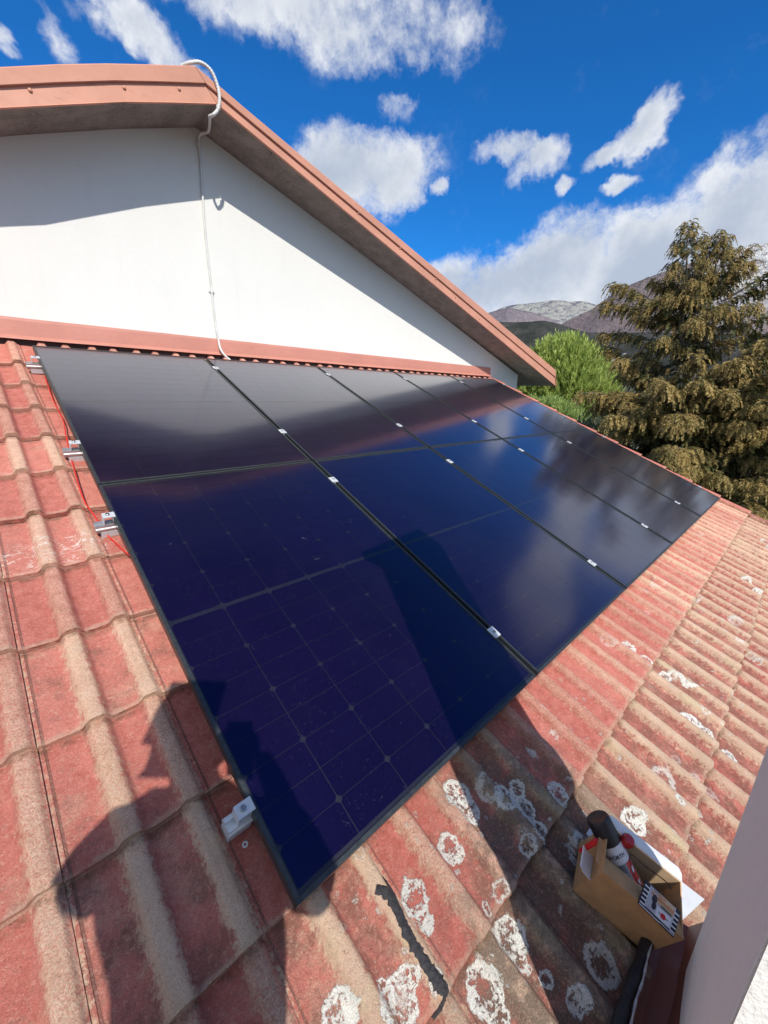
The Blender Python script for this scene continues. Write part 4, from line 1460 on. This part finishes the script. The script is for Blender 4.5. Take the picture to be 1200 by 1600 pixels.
flat('grey_field', [q4(.17, .12, .85, .55), q4(.17, .55, .40, .95)], M_CG, .0006)
flat('tan_field', [q4(.40, .55, .85, .97)], M_CO, .0006)
# letters too blurred to read in the photograph: rows of short strokes
Rk = random.Random(9)
strokes = []
for (yr, h_, x0, x1) in ((.86, .06, .25, .60), (.69, .13, .22, .84)):
    x = x0
    while x < x1:
        w_ = Rk.uniform(.018, .032); strokes.append(q4(x, yr, x + w_, yr + h_ * Rk.uniform(.7, 1))); x += w_ + .012
flat('orange_lettering', strokes, M_OR, .0010)
x = .52; s2 = []
while x < .82: s2.append(q4(x, .54, x + .018, .54 + .09)); x += .030
flat('black_lettering', s2, M_BK, .0014)
ell = lambda cx_, cy_, rx, ry, n=14: [(cx_ + rx * math.cos(2 * math.pi * i / n), cy_ + ry * math.sin(2 * math.pi * i / n)) for i in range(n)]
flat('white_field', [q4(.44, .14, .84, .50)], M_WHT, .0010)
flat('red_emblem', [ell(.63, .31, .075, .10)], M_CANR, .0014)
flat('emblem_bars', [q4(.50, .305, .55, .335), q4(.71, .305, .76, .335)], M_BK, .0014)
flat('tool_picture', [ell(.33, .62, .07, .16), ell(.36, .38, .06, .14)], M_BK, .0014)

# loop of thin dark wire in the box
lp = [BMX @ Vector((-.12 - .055 * math.cos(a), .095 + .03 * math.sin(a), BH - .012 + .014 * math.cos(a * 2))) for a in np.linspace(0, 5.6, 26)]
tag(MB().tube(lp, .0013, 6).build('wire_loop', M_INK, smooth=True), 'thin dark wire loop sticking out of the open box', 'wire')

# white sheet under the box
M_SHEET = simple('white_plastic_sheet', (0.54, 0.55, 0.56), 0.42, 0, 0.06, 12, 0.5, 40)
c0 = [(.82, 3.880), (.90, 3.885), (.995, 4.205), (.82, 4.150)]
V = []; F = []
n1, n2 = 22, 26
for j in range(n2 + 1):
    for i in range(n1 + 1):
        a, b = i / n1, j / n2
        p0 = (c0[0][0] * (1 - a) + c0[1][0] * a, c0[0][1] * (1 - a) + c0[1][1] * a)
        p1_ = (c0[3][0] * (1 - a) + c0[2][0] * a, c0[3][1] * (1 - a) + c0[2][1] * a)
        u = p0[0] * (1 - b) + p1_[0] * b; v = p0[1] * (1 - b) + p1_[1] * b
        hh = max(H(u + du_, v) for du_ in (-.02, -.01, 0, .01, .02))
        hh = 0.6 * max(hh, -.068) + 0.4 * -.062
        V.append(RP(u, v, max(hh, H(u, v)) + .003 + .002 * noise.noise(Vector((u * 25, v * 25, 0)))))
for j in range(n2):
    for i in range(n1):
        a = j * (n1 + 1) + i
        F.append((a, a + 1, a + n1 + 2, a + n1 + 1))
so_ = link('plastic_sheet', me_from('plastic_sheet', V, F, [M_SHEET], True))
tag(so_, 'crumpled white plastic sheet lying on the tiles under the cardboard box', 'plastic sheet')

# dried black smear of sealant
M_TAR = simple('dried_bitumen', (0.030, 0.028, 0.030), 0.75, 0, 0.5, 90, 1.0, 300, objspace=False)
path = [(588, 1388, .010), (607, 1398, .013), (622, 1425, .012), (635, 1458, .012), (652, 1488, .012), (668, 1515, .013), (684, 1540, .015), (693, 1556, .010), (690, 1572, .006), (684, 1588, .005)]
tp_ = smoothpath([Vector((x, y, w_)) for x, y, w_ in path], 9)
V = []; F = []
W7 = 9
for i, q in enumerate(tp_):
    c = hit(q.x, q.y, NV * -.075, NV); u, v = c.x, c.dot(DV)
    q2 = tp_[min(i + 1, len(tp_) - 1)]; q1 = tp_[max(i - 1, 0)]
    c2 = hit(q2.x, q2.y, NV * -.075, NV); c1 = hit(q1.x, q1.y, NV * -.075, NV)
    tx, ty = c2.x - c1.x, (c2 - c1).dot(DV); l_ = math.hypot(tx, ty); tx /= l_; ty /= l_
    for k in range(W7):
        s = (k / (W7 - 1) * 2 - 1)
        ww = q.z * (1 + .45 * noise.noise(Vector((i * .35, s * 2, 5))) + .3 * noise.noise(Vector((i * .9, s * 3, 1))))
        uu = u - ty * s * ww; vv = v + tx * s * ww
        V.append(RP(uu, vv, H(uu, vv) + .0005 + .0035 * (1 - s * s) + .0016 * noise.noise(Vector((uu * 160, vv * 160, 0)))))
for i in range(len(tp_) - 1):
    for k in range(W7 - 1):
        a = i * W7 + k; F.append((a, a + 1, a + W7 + 1, a + W7))
tag(link('bitumen_smear', me_from('bitumen_smear', V, F, [M_TAR], True)), 'long dried black bitumen smear on a tile roll below the panel corner', 'smear')
V = []; F = []
tp2 = smoothpath([Vector((600, 1368, .003)), Vector((612, 1385, .008)), Vector((619, 1402, .008)), Vector((624, 1415, .004))], 5)
for i, q in enumerate(tp2):
    c = hit(q.x, q.y, NV * -.075, NV)
    for k in range(5):
        s = k / 2 - 1; uu = c.x + s * q.z; vv = c.dot(DV) - s * q.z * .3
        V.append(RP(uu, vv, H(uu, vv) + .0008 + .003 * (1 - s * s)))
for i in range(len(tp2) - 1):
    for k in range(4):
        a = i * 5 + k; F.append((a, a + 1, a + 6, a + 5))
tag(link('bitumen_smear', me_from('bitumen_smear', V, F, [M_TAR], True)), 'short black bitumen dab beside the upper end of the long smear', 'smear')
# washer
c = hit(384, 1316, NV * -.083, NV); u, v = c.x, c.dot(DV)
V = []; F = []
for k in range(20):
    a = 2 * math.pi * k / 20
    for r_, z_ in ((.0035, .0004), (.0035, .0016), (.0075, .0016), (.0075, .0004)): V.append(RP(u + r_ * math.cos(a), v + r_ * math.sin(a), H(u, v) + .0022 + z_))
for k in range(20):
    for j in range(4): F.append((k * 4 + j, k * 4 + (j + 1) % 4, ((k + 1) % 20) * 4 + (j + 1) % 4, ((k + 1) % 20) * 4 + j))
tag(link('washer', me_from('washer', V, F, [M_ALUW])), 'small loose metal washer on the red tile near the lowest clamp', 'washer')

# ------------------------------------------------------------------ the photographer (behind the camera, casts the shadow at the left)
def skin(name, joints, edges, mat, parent, root=0, lvl=2):
    me = bpy.data.meshes.new(name)
    me.from_pydata([j[:3] for j in joints], edges, [])
    ob = bpy.data.objects.new(name, me); COL.objects.link(ob)
    md = ob.modifiers.new('s', 'SKIN'); md.use_smooth_shade = True
    for i, j in enumerate(joints):
        sv = me.skin_vertices[0].data[i]; sv.radius = (j[3], j[4] if len(j) > 4 else j[3]); sv.use_root = (i == root)
    m2 = ob.modifiers.new('u', 'SUBSURF'); m2.levels = lvl; m2.render_levels = lvl
    dg = bpy.context.evaluated_depsgraph_get()
    me2 = bpy.data.meshes.new_from_object(ob.evaluated_get(dg))
    bpy.data.objects.remove(ob); bpy.data.meshes.remove(me)
    me2.name = name; me2.materials.clear(); me2.materials.append(mat)
    me2.polygons.foreach_set('use_smooth', [True] * len(me2.polygons))
    return link(name, me2, parent)


PX, PY, PZ = -0.44, -3.90, -1.715
PROT = -math.atan2(.695, .719)
per = thing('person', 'photographer in dark jacket standing left of the chimney, holding up a phone', 'person', Matrix.Translation((PX, PY, PZ)) @ Matrix.Rotation(PROT, 4, 'Z'))
M_SKIN = simple('skin', (0.50, 0.30, 0.21), 0.5, 0, 0.05, 10)
M_JACK = simple('dark_jacket', (0.04, 0.05, 0.07), 0.8, 0, 0.2, 14, 0.4, 80)
M_TROU = simple('work_trousers', (0.06, 0.06, 0.065), 0.85, 0, 0.2, 14, 0.4, 80)
M_HAIR = simple('dark_hair', (0.03, 0.02, 0.015), 0.7, 0, 0.3, 60, 0.6, 120)
# local coordinates (metres above the feet)
hx, hy, hz = -0.05, -0.015, 1.63           # head centre
HL = (-.065, .165, 1.40); HR = (.065, .150, 1.42)
skin('body', [(0, -.10, .90, .13, .10), (0.0, -.08, 1.14, .13, .10), (-.02, -.05, 1.36, .12, .09), (-.04, -.03, 1.47, .055), (hx, hy - .01, hz - .06, .070, .082), (hx, hy, hz + .05, .078, .090),
              (-.20, -.05, 1.36, .06), (-.33, .06, 1.15, .045), (-.12, .14, 1.33, .036), (*HL, .028),
              (.17, -.06, 1.35, .06), (.22, .03, 1.12, .045), (.12, .12, 1.32, .036), (*HR, .028),
              (-.10, -.08, .84, .09), (-.12, -.02, .46, .062), (-.12, -.08, .08, .042), (-.12, .08, .03, .040),
              (.10, -.08, .84, .09), (.12, -.02, .46, .062), (.12, -.08, .08, .042), (.12, .08, .03, .040)],
     [(0, 1), (1, 2), (2, 3), (3, 4), (4, 5), (2, 6), (6, 7), (7, 8), (8, 9), (2, 10), (10, 11), (11, 12), (12, 13), (0, 14), (14, 15), (15, 16), (16, 17), (0, 18), (18, 19), (19, 20), (20, 21)], M_SKIN, per)
skin('jacket', [(0, -.10, .86, .175, .13), (0, -.08, 1.13, .180, .140), (-.02, -.05, 1.36, .165, .12), (-.03, -.04, 1.44, .08), (-.21, -.05, 1.36, .085), (-.34, .06, 1.14, .070), (-.12, .13, 1.31, .050),
                (.18, -.06, 1.35, .085), (.23, .03, 1.11, .070), (.125, .11, 1.30, .050)],
     [(0, 1), (1, 2), (2, 3), (2, 4), (4, 5), (5, 6), (2, 7), (7, 8), (8, 9)], M_JACK, per)
skin('trousers', [(0, -.10, .92, .165, .125), (-.11, -.08, .80, .11), (-.12, -.02, .46, .085), (-.12, -.08, .12, .07), (.11, -.08, .80, .11), (.12, -.02, .46, .085), (.12, -.08, .12, .07)],
     [(0, 1), (1, 2), (2, 3), (0, 4), (4, 5), (5, 6)], M_TROU, per)
skin('hair', [(hx, hy - .02, hz + .045, .090, .10), (hx, hy - .03, hz + .085, .075, .085), (hx, hy - .06, hz - .02, .07, .06)], [(0, 1), (0, 2)], M_HAIR, per)
# face
skin('nose', [(hx, hy + .095, hz + .01, .010), (hx, hy + .115, hz - .015, .013), (hx, hy + .10, hz - .022, .010)], [(0, 1), (1, 2)], M_SKIN, per, lvl=1)
for s in (-1, 1):
    MB().lathe([(.002, -.009), (.009, -.004), (.009, .004), (.002, .009)], 12, Matrix.Translation((hx + s * .031, hy + .088, hz + .022))).build('eye', M_WHT, per, smooth=True)
    skin('ear', [(hx + s * .085, hy - .005, hz + .02, .010, .016), (hx + s * .090, hy - .01, hz - .02, .008, .012)], [(0, 1)], M_SKIN, per, lvl=1)
MB().box(hx - .022, hx + .022, hy + .085, hy + .096, hz - .052, hz - .044).build('mouth', simple('lips', (.40, .16, .13), .5), per, bevel=.003)
for k, (hxx, hyy, hzz, s) in enumerate(((*HL, 1), (*HR, -1))):
    for f in range(4):
        z0 = hzz + .045 - f * .021
        skin('finger', [(hxx, hyy + .005, z0 - .01, .010), (hxx + s * .016, hyy + .016, z0, .009), (hxx + s * .022, hyy + .026, z0, .008), (hxx + s * .034, hyy + .024, z0, .007)],
             [(0, 1), (1, 2), (2, 3)], M_SKIN, per, lvl=1)
    skin('thumb', [(hxx, hyy, hzz - .02, .012), (hxx + s * .030, hyy - .002, hzz + .025, .011), (hxx + s * .048, hyy + .008, hzz + .045, .008)], [(0, 1), (1, 2)], M_SKIN, per, lvl=1)
# phone, its lens just behind the viewpoint
PHM = Matrix(((RIGHT.x, U_.x, B_.x, CAM.x), (RIGHT.y, U_.y, B_.y, CAM.y), (RIGHT.z, U_.z, B_.z, CAM.z), (0, 0, 0, 1)))
ph = thing('phone', 'black phone held upright by the photographer at the viewpoint', 'phone', PHM)
MB().box(-.037, .037, -.135, .018, .008, .016).build('phone_body', M_INK, ph, bevel=.002)
MB().box(-.034, .034, -.130, .013, .0162, .0166).build('screen', M_BACK, ph)
print('tiles', ntile, 'cypress leaves', NCYP)
